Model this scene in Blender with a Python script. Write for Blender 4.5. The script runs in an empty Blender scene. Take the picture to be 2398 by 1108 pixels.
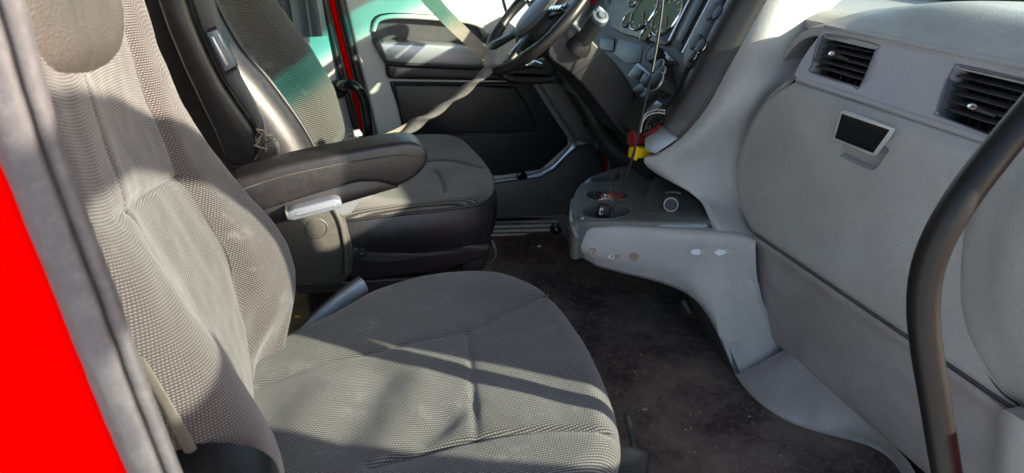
import bpy, bmesh, math, random
from mathutils import Vector, Matrix, noise
random.seed(7)
sc = bpy.context.scene
COL = sc.collection
R_ = math.radians

# ------------------------------------------------------------------ camera, sky, sun
CAMP = Vector((0.0, 0.0, 1.12))
YAW, PIT, FPX, W0, H0 = R_(16.8), R_(24.8), 1650.0, 2398.0, 1108.0
cF = Vector((math.cos(PIT)*math.sin(YAW), math.cos(PIT)*math.cos(YAW), -math.sin(PIT)))
cR = Vector((math.cos(YAW), -math.sin(YAW), 0))
cU = cR.cross(cF)
cam = bpy.data.cameras.new('camera'); camo = bpy.data.objects.new('camera', cam); COL.objects.link(camo)
cam.sensor_width = 36; cam.lens = 36*FPX/W0; cam.clip_start = 0.02; cam.clip_end = 3000
camo.location = CAMP; camo.rotation_euler = (math.pi/2-PIT, 0, -YAW)
cam.dof.use_dof = True; cam.dof.focus_distance = 1.55; cam.dof.aperture_fstop = 7.0
sc.camera = camo
SUN_EL = R_(20); SUN_AZ = math.atan2(-0.63, 0.776)
SUN = Vector((math.cos(SUN_EL)*math.cos(SUN_AZ), math.cos(SUN_EL)*math.sin(SUN_AZ), math.sin(SUN_EL)))
wd = bpy.data.worlds.new('World'); sc.world = wd; wd.use_nodes = True
wn = wd.node_tree.nodes; wl = wd.node_tree.links
sky = wn.new('ShaderNodeTexSky'); sky.sky_type = 'NISHITA'; sky.sun_disc = False
sky.sun_elevation = SUN_EL; sky.sun_rotation = math.pi/2 - SUN_AZ
wl.new(sky.outputs[0], wn['Background'].inputs[0]); wn['Background'].inputs[1].default_value = 0.15
sl = bpy.data.lights.new('sun', 'SUN'); sl.energy = 5.0; sl.angle = R_(0.6); sl.color = (1.0, 0.90, 0.72)
so = bpy.data.objects.new('sun', sl); COL.objects.link(so); so.location = SUN*20
so.rotation_euler = SUN.to_track_quat('Z', 'Y').to_euler()
sc.view_settings.view_transform = 'Standard'; sc.view_settings.look = 'None'
sc.view_settings.gamma = 1.0; sc.view_settings.exposure = 2.05
sc.render.engine = 'CYCLES'
cy = sc.cycles
cy.use_denoising = True; cy.max_bounces = 8; cy.diffuse_bounces = 5; cy.transparent_max_bounces = 12
cy.sample_clamp_indirect = 6.0
try:
    cy.denoiser = 'OPENIMAGEDENOISE'; cy.denoising_input_passes = 'RGB_ALBEDO_NORMAL'
except Exception: pass

# ------------------------------------------------------------------ measuring: a point of the photograph to a point in the cab
def ray(px, py): return cF*FPX + cR*(px-W0/2) - cU*(py-H0/2)
def PX(px, py, x): d = ray(px, py); return CAMP + d*(x/d.x)
def PY(px, py, y): d = ray(px, py); return CAMP + d*(y/d.y)
def PZ(px, py, z): d = ray(px, py); return CAMP + d*((z-CAMP.z)/d.z)
def V(*a): return Vector(a)

# ------------------------------------------------------------------ materials
def mat(name, col, rough=0.5, metal=0.0, grain=0.0, gscale=900.0, vary=0.0, vscale=6.0, vcol=None, spec=0.5,
        leather=0.0, lscale=450.0, coat=0.0, dust=0.0, dcol=(.35,.31,.26), scr=0.0, speck=0.12, smudge=0.0):
    m = bpy.data.materials.new(name); m.use_nodes = True
    n = m.node_tree.nodes; l = m.node_tree.links; b = n['Principled BSDF']
    b.inputs['Base Color'].default_value = (*col, 1); b.inputs['Roughness'].default_value = rough
    b.inputs['Metallic'].default_value = metal; b.inputs['Specular IOR Level'].default_value = spec
    b.inputs['Coat Weight'].default_value = coat
    tc = n.new('ShaderNodeTexCoord'); out = None
    colsock = None
    if vary > 0:
        t = n.new('ShaderNodeTexNoise'); t.inputs['Scale'].default_value = vscale; t.inputs['Detail'].default_value = 8; t.inputs['Roughness'].default_value = .65
        l.new(tc.outputs['Object'], t.inputs['Vector'])
        r = n.new('ShaderNodeValToRGB'); r.color_ramp.elements[0].position = .35; r.color_ramp.elements[1].position = .7
        a = vcol or tuple(min(1, c*(1+vary)) for c in col)
        r.color_ramp.elements[0].color = (*[c*(1-vary*.6) for c in col], 1); r.color_ramp.elements[1].color = (*a, 1)
        l.new(t.outputs[0], r.inputs[0]); colsock = r.outputs[0]
    if dust > 0:
        t = n.new('ShaderNodeTexNoise'); t.inputs['Scale'].default_value = 55; t.inputs['Detail'].default_value = 10; t.inputs['Roughness'].default_value = .75
        l.new(tc.outputs['Object'], t.inputs['Vector'])
        r = n.new('ShaderNodeMapRange'); r.inputs[1].default_value = .48; r.inputs[2].default_value = .78; r.inputs[4].default_value = dust
        l.new(t.outputs[0], r.inputs[0])
        mx = n.new('ShaderNodeMix'); mx.data_type = 'RGBA'; l.new(r.outputs[0], mx.inputs[0])
        if colsock: l.new(colsock, mx.inputs[6])
        else: mx.inputs[6].default_value = (*col, 1)
        mx.inputs[7].default_value = (*dcol, 1); colsock = mx.outputs[2]
    if scr > 0:
        mp = n.new('ShaderNodeMapping'); mp.inputs['Scale'].default_value = (16, 90, 40); mp.inputs['Rotation'].default_value = (.4, .9, .3)
        l.new(tc.outputs['Object'], mp.inputs[0])
        t = n.new('ShaderNodeTexNoise'); t.inputs['Scale'].default_value = 1.6; t.inputs['Detail'].default_value = 6
        l.new(mp.outputs[0], t.inputs['Vector'])
        r = n.new('ShaderNodeMapRange'); r.inputs[1].default_value = .70; r.inputs[2].default_value = .76; r.inputs[4].default_value = scr
        l.new(t.outputs[0], r.inputs[0])
        mx = n.new('ShaderNodeMix'); mx.data_type = 'RGBA'; l.new(r.outputs[0], mx.inputs[0])
        if colsock: l.new(colsock, mx.inputs[6])
        else: mx.inputs[6].default_value = (*col, 1)
        mx.inputs[7].default_value = (.55, .55, .56, 1); colsock = mx.outputs[2]
    def mul(sock, fac):
        mx = n.new('ShaderNodeMix'); mx.data_type = 'RGBA'; mx.blend_type = 'MULTIPLY'; mx.inputs[0].default_value = 1.0
        if sock: l.new(sock, mx.inputs[6])
        else: mx.inputs[6].default_value = (*col, 1)
        l.new(fac, mx.inputs[7]); return mx.outputs[2]
    if speck > 0 and metal < .5:
        t = n.new('ShaderNodeTexNoise'); t.inputs['Scale'].default_value = 330; t.inputs['Detail'].default_value = 4; t.inputs['Roughness'].default_value = .8
        l.new(tc.outputs['Object'], t.inputs['Vector'])
        r = n.new('ShaderNodeMapRange'); r.inputs[1].default_value = .3; r.inputs[2].default_value = .7; r.inputs[3].default_value = 1-speck; r.inputs[4].default_value = 1+speck; r.clamp = False
        l.new(t.outputs[0], r.inputs[0]); colsock = mul(colsock, r.outputs[0])
    if smudge > 0:
        t = n.new('ShaderNodeTexNoise'); t.inputs['Scale'].default_value = 4.5; t.inputs['Detail'].default_value = 9; t.inputs['Roughness'].default_value = .62; t.inputs['Distortion'].default_value = .6
        l.new(tc.outputs['Object'], t.inputs['Vector'])
        r = n.new('ShaderNodeValToRGB'); r.color_ramp.elements[0].position = .36; r.color_ramp.elements[1].position = .62
        r.color_ramp.elements[0].color = (1-smudge, 1-smudge*1.15, 1-smudge*1.2, 1); r.color_ramp.elements[1].color = (1, 1, 1, 1)
        l.new(t.outputs[0], r.inputs[0]); colsock = mul(colsock, r.outputs[0])
        # the same smears change the gloss
        rr = n.new('ShaderNodeMapRange'); rr.inputs[1].default_value = .35; rr.inputs[2].default_value = .65; rr.inputs[3].default_value = rough+.15; rr.inputs[4].default_value = rough-.06
        l.new(t.outputs[0], rr.inputs[0]); l.new(rr.outputs[0], b.inputs['Roughness'])
    if colsock: l.new(colsock, b.inputs['Base Color'])
    if grain > 0 or leather > 0:
        bp = n.new('ShaderNodeBump'); bp.inputs['Distance'].default_value = .002
        if leather > 0:
            t = n.new('ShaderNodeTexVoronoi'); t.inputs['Scale'].default_value = lscale; t.feature = 'SMOOTH_F1'
            bp.inputs['Strength'].default_value = leather
            l.new(tc.outputs['Object'], t.inputs['Vector'])
        else:
            t = n.new('ShaderNodeTexNoise'); t.inputs['Scale'].default_value = gscale; t.inputs['Detail'].default_value = 3
            bp.inputs['Strength'].default_value = grain
            l.new(tc.outputs['Object'], t.inputs['Vector'])
        l.new(t.outputs[0], bp.inputs['Height']); l.new(bp.outputs[0], b.inputs['Normal'])
    return m

def fabric(name, dark, mid, light, pu, pv, bump=.6, dirt=None, dirt_amt=.5):
    m = bpy.data.materials.new(name); m.use_nodes = True
    n = m.node_tree.nodes; l = m.node_tree.links; b = n['Principled BSDF']
    b.inputs['Roughness'].default_value = .85; b.inputs['Specular IOR Level'].default_value = .25
    b.inputs['Sheen Weight'].default_value = .25; b.inputs['Sheen Roughness'].default_value = .5
    uv = n.new('ShaderNodeUVMap'); sp = n.new('ShaderNodeSeparateXYZ'); l.new(uv.outputs[0], sp.inputs[0])
    def M(op, a, bb=None, c=None):
        x = n.new('ShaderNodeMath'); x.operation = op
        for i, s in enumerate((a, bb, c)):
            if s is None: continue
            if isinstance(s, (int, float)): x.inputs[i].default_value = s
            else: l.new(s, x.inputs[i])
        return x.outputs[0]
    # a little wobble in the knit
    nz = n.new('ShaderNodeTexNoise'); nz.inputs['Scale'].default_value = 14; l.new(uv.outputs[0], nz.inputs['Vector'])
    wob = M('MULTIPLY', M('SUBTRACT', nz.outputs[0], .5), .0007)
    vv = M('DIVIDE', M('ADD', sp.outputs[1], wob), pv); row = M('FLOOR', vv)
    uu = M('ADD', M('DIVIDE', sp.outputs[0], pu), M('MULTIPLY', M('MODULO', row, 2.0), .5))
    fu = M('SUBTRACT', M('FRACT', uu), .5); fv = M('SUBTRACT', M('FRACT', vv), .5)
    # raised thread across the row plus a knot per cell
    thread = M('SUBTRACT', 1.0, M('MULTIPLY', M('ABSOLUTE', M('ADD', fv, M('MULTIPLY', M('COSINE', M('MULTIPLY', uu, 6.2832)), .10))), 2.4))
    thread = M('MAXIMUM', thread, 0.0)
    d2 = M('ADD', M('MULTIPLY', fu, fu), M('MULTIPLY', M('SUBTRACT', M('ABSOLUTE', fv), .5), M('SUBTRACT', M('ABSOLUTE', fv), .5)))
    hole = M('MAXIMUM', M('SUBTRACT', 1.0, M('MULTIPLY', d2, 11.0)), 0.0)
    dot = M('MAXIMUM', M('SUBTRACT', 1.0, M('MULTIPLY', M('ADD', M('MULTIPLY', fu, fu), M('MULTIPLY', fv, fv)), 9.0)), 0.0)
    h = M('SUBTRACT', M('ADD', M('MULTIPLY', thread, .42), M('MULTIPLY', dot, .50)), M('MULTIPLY', hole, .40))
    n2 = n.new('ShaderNodeTexNoise'); n2.inputs['Scale'].default_value = 700; l.new(uv.outputs[0], n2.inputs['Vector'])
    h2 = M('ADD', h, M('MULTIPLY', M('SUBTRACT', n2.outputs[0], .5), .5))
    r = n.new('ShaderNodeValToRGB'); e = r.color_ramp.elements
    e[0].position = .02; e[0].color = (*dark, 1); e[1].position = .85; e[1].color = (*light, 1)
    k = r.color_ramp.elements.new(.38); k.color = (*mid, 1)
    l.new(h2, r.inputs[0]); cs = r.outputs[0]
    if dirt:
        n3 = n.new('ShaderNodeTexNoise'); n3.inputs['Scale'].default_value = 5; n3.inputs['Detail'].default_value = 7; n3.inputs['Roughness'].default_value = .6
        l.new(uv.outputs[0], n3.inputs['Vector'])
        mr = n.new('ShaderNodeMapRange'); mr.inputs[1].default_value = .42; mr.inputs[2].default_value = .72; mr.inputs[4].default_value = dirt_amt
        l.new(n3.outputs[0], mr.inputs[0])
        mx = n.new('ShaderNodeMix'); mx.data_type = 'RGBA'; mx.blend_type = 'MULTIPLY'
        l.new(mr.outputs[0], mx.inputs[0]); l.new(cs, mx.inputs[6]); mx.inputs[7].default_value = (*dirt, 1); cs = mx.outputs[2]
    if dirt:   # dusty pale wear
        n4 = n.new('ShaderNodeTexNoise'); n4.inputs['Scale'].default_value = 11; n4.inputs['Detail'].default_value = 10; n4.inputs['Roughness'].default_value = .72
        l.new(uv.outputs[0], n4.inputs['Vector'])
        mr = n.new('ShaderNodeMapRange'); mr.inputs[1].default_value = .56; mr.inputs[2].default_value = .78; mr.inputs[4].default_value = .42
        l.new(n4.outputs[0], mr.inputs[0])
        mx = n.new('ShaderNodeMix'); mx.data_type = 'RGBA'; l.new(mr.outputs[0], mx.inputs[0]); l.new(cs, mx.inputs[6]); mx.inputs[7].default_value = (.26,.25,.24,1); cs = mx.outputs[2]
    l.new(cs, b.inputs['Base Color'])
    bp = n.new('ShaderNodeBump'); bp.inputs['Strength'].default_value = bump; bp.inputs['Distance'].default_value = .0015
    l.new(h2, bp.inputs['Height']); l.new(bp.outputs[0], b.inputs['Normal'])
    return m

def glass(name, tint, refl=.06, rough=.02):
    m = bpy.data.materials.new(name); m.use_nodes = True
    n = m.node_tree.nodes; l = m.node_tree.links; n.remove(n['Principled BSDF'])
    t = n.new('ShaderNodeBsdfTransparent'); t.inputs[0].default_value = (*tint, 1)
    g = n.new('ShaderNodeBsdfGlossy'); g.inputs['Roughness'].default_value = rough
    x = n.new('ShaderNodeMixShader'); x.inputs[0].default_value = refl
    l.new(t.outputs[0], x.inputs[1]); l.new(g.outputs[0], x.inputs[2]); l.new(x.outputs[0], n['Material Output'].inputs[0])
    return m

M = {}
M['fab_pass'] = fabric('passenger seat knit', (.016,.013,.015), (.068,.057,.057), (.195,.168,.157), .0041, .0034, .6, (.62,.58,.50), .55)
M['fab_cush'] = fabric('passenger cushion knit', (.020,.019,.020), (.086,.082,.079), (.225,.21,.19), .0046, .0040, .6, (.58,.55,.48), .8)
M['fab_drv'] = fabric('driver seat knit', (.016,.016,.017), (.062,.060,.056), (.165,.158,.145), .0055, .0055, .6, (.7,.68,.62), .5)
M['leather'] = mat('black grained leather', (.011,.0102,.0118), .38, leather=.22, lscale=620, dust=.05, vary=.15)
M['leather_sunlit'] = mat('black leather lightened for sun', (.050,.042,.039), .45, leather=.5, lscale=420, vary=.15, vscale=12)  # same black leather, colour lightened to look lit by the sun
M['grey'] = mat('grey dash plastic', (.335,.340,.346), .42, smudge=.12, grain=.6, gscale=420, vary=.05, vscale=9, dust=.10, dcol=(.36,.33,.30), scr=.25)
M['grey_low'] = mat('lower trim plastic', (.285,.272,.285), .5, smudge=.22, grain=.25, gscale=650, vary=.06, dust=.18, dcol=(.34,.30,.27), scr=.35)
M['grey_door'] = mat('light grey door plastic', (.47,.48,.45), .55, grain=.12, vary=.06)
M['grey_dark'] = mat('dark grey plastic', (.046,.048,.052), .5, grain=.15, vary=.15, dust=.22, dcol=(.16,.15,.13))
M['tray'] = mat('console tray plastic', (.085,.092,.092), .5, grain=.15, vary=.15, dust=.35, dcol=(.20,.19,.16))
M['black'] = mat('black plastic', (.012,.012,.013), .45, grain=.2, dust=.12, dcol=(.09,.085,.08))
M['black_soft'] = mat('matt black plastic', (.013,.0115,.013), .42, smudge=.3, grain=.15, gscale=1300, vary=.2)
M['void'] = mat('dark carpet', (.012,.011,.012), .95, vary=.4, vscale=30)
M['gloss'] = mat('gloss black', (.008,.008,.009), .08)
M['chrome'] = mat('chrome', (.75,.76,.78), .10, metal=1)
M['silver'] = mat('satin silver paint', (.36,.385,.42), .35, metal=.7, grain=.06)
M['silver_pale'] = mat('pale silver plastic', (.14,.155,.185), .4, metal=.3)
M['shield'] = mat('dusty black plastic', (.042,.041,.036), .5, grain=.1, vary=.2, dust=.35, dcol=(.13,.125,.10))
M['silver_dark'] = mat('brushed silver', (.22,.24,.265), .45, metal=.6)
M['ventpanel'] = mat('textured silver panel', (.35,.35,.385), .42, metal=.25, grain=.3, gscale=500)
M['red'] = mat('red truck paint', (.55,.0002,.0002), .5, vary=.03, spec=.0, speck=.02)
M['rubber'] = mat('worn rubber seal', (.058,.052,.057), .8, grain=.3, gscale=260, vary=.15, vscale=14, dust=.22, dcol=(.26,.245,.235))
M['belt_worn'] = mat('dusty belt webbing', (.085,.074,.062), .85, vary=.2, vscale=40)
M['tube_black'] = mat('black coated tube', (.005,.0045,.005), .45, spec=.25, grain=.1, speck=.2)
M['belt'] = mat('tan seat belt webbing', (.22,.19,.155), .8, vary=.2, vscale=30)
M['belt_grey'] = mat('grey seat belt webbing', (.12,.115,.11), .75, vary=.35, vscale=40)
M['curtain'] = mat('grey vinyl curtain', (.17,.20,.205), .6, vary=.15, vscale=25)
M['bright_trim'] = mat('bright trim', (.55,.57,.60), .3, metal=.35)
M['wall'] = mat('grey cab trim', (.42,.43,.42), .6, grain=.15, vary=.1)
M['blue_dark'] = mat('slate plastic', (.085,.105,.13), .4)
M['satin_black'] = mat('satin black', (.008,.008,.008), .42, spec=.22)
M['grey_blue'] = mat('blue grey plastic', (.20,.235,.275), .4, vary=.25, vscale=14, dust=.2)
M['white'] = mat('white plastic', (.6,.6,.58), .45)
M['yellow'] = mat('yellow plastic', (.75,.50,.01), .4)
M['redknob'] = mat('red plastic', (.20,.008,.010), .4)
M['wire_red'] = mat('red wire', (.5,.03,.02), .4); M['wire_white'] = mat('white wire', (.6,.6,.6), .4)
M['wire_green'] = mat('green wire', (.03,.15,.08), .4)
M['dial'] = mat('gauge face with reflected green', (.06,.088,.025), .5, spec=.1)  # green painted in for the reflection on the gauge glass
M['fascia'] = mat('dark fascia plastic', (.034,.034,.032), .55, grain=.15, spec=.25)
M['thread'] = mat('seam thread', (.04,.037,.036), .8)
M['scuff'] = mat('bare white scuff', (.62,.65,.72), .6, vary=.2, vscale=120)
M['scuff_tan'] = mat('tan scuff', (.24,.20,.14), .8, vary=.3, vscale=200)
M['concrete'] = mat('pale concrete', (.55,.52,.48), .9, vary=.2, vscale=.6)
M['alu'] = mat('ribbed aluminium', (.50,.50,.49), .4, metal=.35, vary=.3, vscale=60)
M['clear'] = glass('clear film', (.85,.87,.88), .25, .1)
M['glass'] = glass('clear windscreen glass', (.86,.90,.86), .04)
M['glass_band'] = glass('windscreen with graded teal sun band', (.86,.90,.86), .04)
def grade(m):
    n = m.node_tree.nodes; l = m.node_tree.links; t = [x for x in n if x.type == 'BSDF_TRANSPARENT'][0]
    g = n.new('ShaderNodeNewGeometry'); s = n.new('ShaderNodeSeparateXYZ'); l.new(g.outputs['Position'], s.inputs[0])
    r = n.new('ShaderNodeMapRange'); r.interpolation_type = 'SMOOTHSTEP'; r.inputs[1].default_value = 1.345; r.inputs[2].default_value = 1.425; l.new(s.outputs[2], r.inputs[0])
    x = n.new('ShaderNodeMix'); x.data_type = 'RGBA'; l.new(r.outputs[0], x.inputs[0]); x.inputs[6].default_value = (.86,.90,.86,1); x.inputs[7].default_value = (.02,.55,.52,1)
    l.new(x.outputs[2], t.inputs[0])
grade(M['glass_band'])
M['pane'] = glass('side window glass', (.85,.9,.9), .06)

# floor: trodden dirt over black rubber
def floor_mat():
    m = bpy.data.materials.new('dirty floor mat'); m.use_nodes = True
    n = m.node_tree.nodes; l = m.node_tree.links; b = n['Principled BSDF']; b.inputs['Roughness'].default_value = .75
    tc = n.new('ShaderNodeTexCoord')
    def N(s, d, lo, hi):
        t = n.new('ShaderNodeTexNoise'); t.inputs['Scale'].default_value = s; t.inputs['Detail'].default_value = d; t.inputs['Roughness'].default_value = .7
        l.new(tc.outputs['Object'], t.inputs['Vector'])
        r = n.new('ShaderNodeMapRange'); r.inputs[1].default_value = lo; r.inputs[2].default_value = hi; l.new(t.outputs[0], r.inputs[0]); return t, r.outputs[0]
    t1, a = N(4.5, 12, .42, .66); t2, c = N(60, 8, .50, .75); t3, g = N(420, 5, .62, .72)
    def mix(f, x, y, fac=1.0):
        k = n.new('ShaderNodeMix'); k.data_type = 'RGBA'; l.new(f, k.inputs[0])
        (l.new(x, k.inputs[6]) if not isinstance(x, tuple) else setattr(k.inputs[6], 'default_value', (*x, 1)))
        k.inputs[7].default_value = (*y, 1); return k.outputs[2]
    q = mix(a, (.034,.022,.022), (.18,.138,.112)); q = mix(c, q, (.18,.135,.105)); q = mix(g, q, (.28,.23,.19))
    l.new(q, b.inputs['Base Color'])
    bp = n.new('ShaderNodeBump'); bp.inputs['Strength'].default_value = .5; bp.inputs['Distance'].default_value = .004
    l.new(t2.outputs[0], bp.inputs['Height']); l.new(bp.outputs[0], b.inputs['Normal'])
    return m
M['floor'] = floor_mat()

# ------------------------------------------------------------------ mesh helpers
ORG = {}
def link(name, me, m, parent=None, smooth=35):
    """one mesh object; verts come in world space"""
    o = bpy.data.objects.new(name, me); COL.objects.link(o)
    if m is not None:
        for mm in (m if isinstance(m, (list, tuple)) else [m]): me.materials.append(mm)
    if parent is not None:
        o.parent = parent; off = ORG[parent.name]
    else:
        xs = [v.co for v in me.vertices]
        off = Vector((sum(v.x for v in xs)/len(xs), sum(v.y for v in xs)/len(xs), min(v.z for v in xs)))
        o.location = off
    me.transform(Matrix.Translation(-off)); ORG[o.name] = off.copy()
    if smooth:
        for p in me.polygons: p.use_smooth = True
        me.set_sharp_from_angle(angle=R_(smooth))
    me.update(); return o
def tag(o, label, cat, group=None, kind=None):
    o['label'] = label; o['category'] = cat
    if group: o['group'] = group
    if kind: o['kind'] = kind
    return o
def thing(name, loc, label, cat, group=None):
    o = bpy.data.objects.new(name, None); COL.objects.link(o); o.location = loc; o.empty_display_size = .05
    ORG[o.name] = Vector(loc); return tag(o, label, cat, group)

def spline(pts, n, closed=False):
    """n points evenly spaced along a Catmull-Rom curve"""
    P = [Vector(p) for p in pts]; L = len(P); dense = []
    segs = L if closed else L-1
    for i in range(segs):
        if closed: a, b, c, d = P[(i-1) % L], P[i], P[(i+1) % L], P[(i+2) % L]
        else:
            b, c = P[i], P[i+1]; a = P[i-1] if i > 0 else b*2-c; d = P[i+2] if i+2 < L else c*2-b
        for k in range(16):
            t = k/16
            dense.append(.5*((2*b)+(c-a)*t+(2*a-5*b+4*c-d)*t*t+(3*b-a-3*c+d)*t**3))
    dense.append(P[0] if closed else P[-1])
    acc = [0.0]
    for i in range(1, len(dense)): acc.append(acc[-1]+(dense[i]-dense[i-1]).length)
    out = []; j = 0; cnt = n if closed else n-1
    for i in range(n):
        s = acc[-1]*i/cnt
        while j < len(acc)-2 and acc[j+1] < s: j += 1
        w = acc[j+1]-acc[j]; t = 0 if w == 0 else (s-acc[j])/w
        out.append(dense[j].lerp(dense[j+1], t))
    return out
def poly(pts, n=None):
    return [Vector(p) for p in pts]

def grid(name, rows, m, parent=None, thick=None, smooth=40, uv=True, disp=None):
    """rows: list of equally long point lists; thick: Vector (or list) that gives the sheet a back"""
    nv, nu = len(rows), len(rows[0])
    vs = [p.copy() for r in rows for p in r]; fs = []
    for j in range(nv-1):
        for i in range(nu-1):
            a = j*nu+i; fs.append((a, a+1, a+nu+1, a+nu))
    if disp: vs = [disp(p) for p in vs]
    nfront = len(fs)
    if thick is not None:
        o = len(vs); vs += [p+thick for p in vs[:o]]
        fs += [tuple(x+o for x in reversed(f)) for f in fs[:nfront]]
        rim = [i for i in range(nu)]+[j*nu+nu-1 for j in range(1, nv)]+[(nv-1)*nu+i for i in range(nu-2, -1, -1)]+[j*nu for j in range(nv-2, 0, -1)]
        for k in range(len(rim)):
            a, b = rim[k], rim[(k+1) % len(rim)]; fs.append((b, a, a+o, b+o))
    me = bpy.data.meshes.new(name); me.from_pydata(vs, [], fs)
    if uv:
        us = [[0]*nu for _ in range(nv)]; vv = [[0]*nu for _ in range(nv)]
        mid = nu//2; mj = nv//2
        for j in range(nv):
            acc = 0
            for i in range(nu):
                if i: acc += (rows[j][i]-rows[j][i-1]).length
                us[j][i] = acc
            c = us[j][mid]
            for i in range(nu): us[j][i] -= c
        for i in range(nu):
            acc = 0
            for j in range(nv):
                if j: acc += (rows[j][i]-rows[j-1][i]).length
                vv[j][i] = acc
        tot = nu*nv; ul = me.uv_layers.new(name='UVMap')
        for lp in me.loops:
            k = lp.vertex_index % tot; ul.data[lp.index].uv = (us[k//nu][k % nu], vv[k//nu][k % nu])
    bm = bmesh.new(); bm.from_mesh(me); bmesh.ops.recalc_face_normals(bm, faces=bm.faces[:])
    if thick is None:
        # sheets: face the camera side
        c = sum((f.normal.dot(CAMP-f.calc_center_median()) for f in bm.faces), 0.0)
        if c < 0: bmesh.ops.reverse_faces(bm, faces=bm.faces[:])
    bm.to_mesh(me); bm.free()
    return link(name, me, m, parent, smooth)

def loft(name, curves, nu, nv, m, parent=None, thick=None, smooth=40, straight=False, disp=None):
    cs = [spline(c, nu) for c in curves]
    cols = []
    for i in range(nu):
        line = [c[i] for c in cs]
        if straight:
            out = []
            for k in range(nv):
                t = k/(nv-1)*(len(line)-1); a = min(int(t), len(line)-2); out.append(line[a].lerp(line[a+1], t-a))
            cols.append(out)
        else: cols.append(spline(line, nv))
    rows = [[cols[i][j] for i in range(nu)] for j in range(nv)]
    return grid(name, rows, m, parent, thick, smooth, True, disp)

def extr(name, pts, vec, m, parent=None, bevel=.004, seg=2, smooth=35, taper=1.0):
    """polygon pushed along vec, all edges rounded"""
    bm = bmesh.new(); P = [Vector(p) for p in pts]; c = sum(P, Vector())/len(P); vec = Vector(vec)
    a = [bm.verts.new(p) for p in P]; b = [bm.verts.new(c+(p-c)*taper+vec) for p in P]; n = len(P)
    bm.faces.new(a); bm.faces.new(list(reversed(b)))
    for i in range(n): bm.faces.new((a[i], b[i], b[(i+1) % n], a[(i+1) % n]))
    bmesh.ops.recalc_face_normals(bm, faces=bm.faces[:])
    if bevel > 0:
        bmesh.ops.bevel(bm, geom=bm.edges[:], offset=bevel, segments=seg, profile=.5, affect='EDGES', clamp_overlap=True)
    me = bpy.data.meshes.new(name); bm.to_mesh(me); bm.free()
    return link(name, me, m, parent, smooth)
def ppoly(name, px, y, dy, m, parent=None, bevel=.004, seg=2, rnd=0, smooth=35):
    P = [PY(a, b, y) for a, b in px]
    if rnd: P = spline(P, rnd, True)
    return extr(name, P, (0, dy, 0), m, parent, bevel, seg, smooth)
def box(name, c, s, m, parent=None, bevel=.004, rot=None, seg=2):
    c = Vector(c); h = Vector(s)/2
    q = [(-h.x,-h.y,-h.z),(h.x,-h.y,-h.z),(h.x,h.y,-h.z),(-h.x,h.y,-h.z)]
    rot = rot or Matrix.Identity(3)
    return extr(name, [c+rot@Vector(p) for p in q], rot@Vector((0,0,s[2])), m, parent, bevel, seg)
def tube(name, pts, r, m, parent=None, n=60, seg=14, flat=1.0, up=None, smooth=60, cap=True, twist=0.0, curve=True):
    """round (or flattened) tube; r a number or a function of 0..1"""
    P = spline(pts, n) if curve else [Vector(p) for p in pts]; n = len(P)
    vs = []; fs = []; prev = Vector(up) if up else None
    for i, p in enumerate(P):
        t = (P[min(i+1, n-1)]-P[max(i-1, 0)]).normalized()
        if prev is None: prev = t.orthogonal()
        a = (prev-t*prev.dot(t)).normalized(); prev = a; b = t.cross(a)
        rr = r(i/(n-1)) if callable(r) else r
        tw = twist*i/(n-1)
        for k in range(seg):
            an = 2*math.pi*k/seg; x = math.cos(an)*rr; y = math.sin(an)*rr*flat
            vs.append(p+a*(x*math.cos(tw)-y*math.sin(tw))+b*(x*math.sin(tw)+y*math.cos(tw)))
    for i in range(n-1):
        for k in range(seg): fs.append((i*seg+k, i*seg+(k+1) % seg, (i+1)*seg+(k+1) % seg, (i+1)*seg+k))
    if cap: fs.append(tuple(reversed(range(seg)))); fs.append(tuple((n-1)*seg+k for k in range(seg)))
    me = bpy.data.meshes.new(name); me.from_pydata(vs, [], fs)
    return link(name, me, m, parent, smooth)
def frame_of(axis, up=(0,0,1)):
    z = Vector(axis).normalized(); x = Vector(up).cross(z)
    if x.length < 1e-4: x = Vector((1,0,0)).cross(z)
    x.normalize(); return Matrix((x, z.cross(x), z)).transposed()
def lathe(name, c, axis, prof, m, parent=None, seg=28, smooth=40, sx=1.0, sy=1.0, up=(0,0,1), cap=True):
    """prof: (radius, height) pairs along axis from c"""
    f = frame_of(axis, up); c = Vector(c); vs = []; fs = []; n = len(prof)
    for r, h in prof:
        for k in range(seg):
            a = 2*math.pi*k/seg; vs.append(c+f@Vector((math.cos(a)*r*sx, math.sin(a)*r*sy, h)))
    for i in range(n-1):
        for k in range(seg): fs.append((i*seg+k, i*seg+(k+1) % seg, (i+1)*seg+(k+1) % seg, (i+1)*seg+k))
    if cap and prof[0][0] > 1e-5: fs.append(tuple(reversed(range(seg))))
    if cap and prof[-1][0] > 1e-5: fs.append(tuple((n-1)*seg+k for k in range(seg)))
    me = bpy.data.meshes.new(name); me.from_pydata(vs, [], fs)
    bm = bmesh.new(); bm.from_mesh(me); bmesh.ops.remove_doubles(bm, verts=bm.verts[:], dist=1e-6)
    bmesh.ops.recalc_face_normals(bm, faces=bm.faces[:]); bm.to_mesh(me); bm.free()
    return link(name, me, m, parent, smooth)
def cut(o, cutters):
    """subtract solids and keep the result as plain mesh"""
    for c in cutters:
        md = o.modifiers.new('cut', 'BOOLEAN'); md.object = c; md.operation = 'DIFFERENCE'; md.solver = 'EXACT'
    bpy.context.view_layer.update(); dg = bpy.context.evaluated_depsgraph_get()
    me = bpy.data.meshes.new_from_object(o.evaluated_get(dg)); o.modifiers.clear(); o.data = me
    for p in me.polygons: p.use_smooth = True
    me.set_sharp_from_angle(angle=R_(35))
    for c in cutters: bpy.data.objects.remove(c)
    return o
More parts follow.
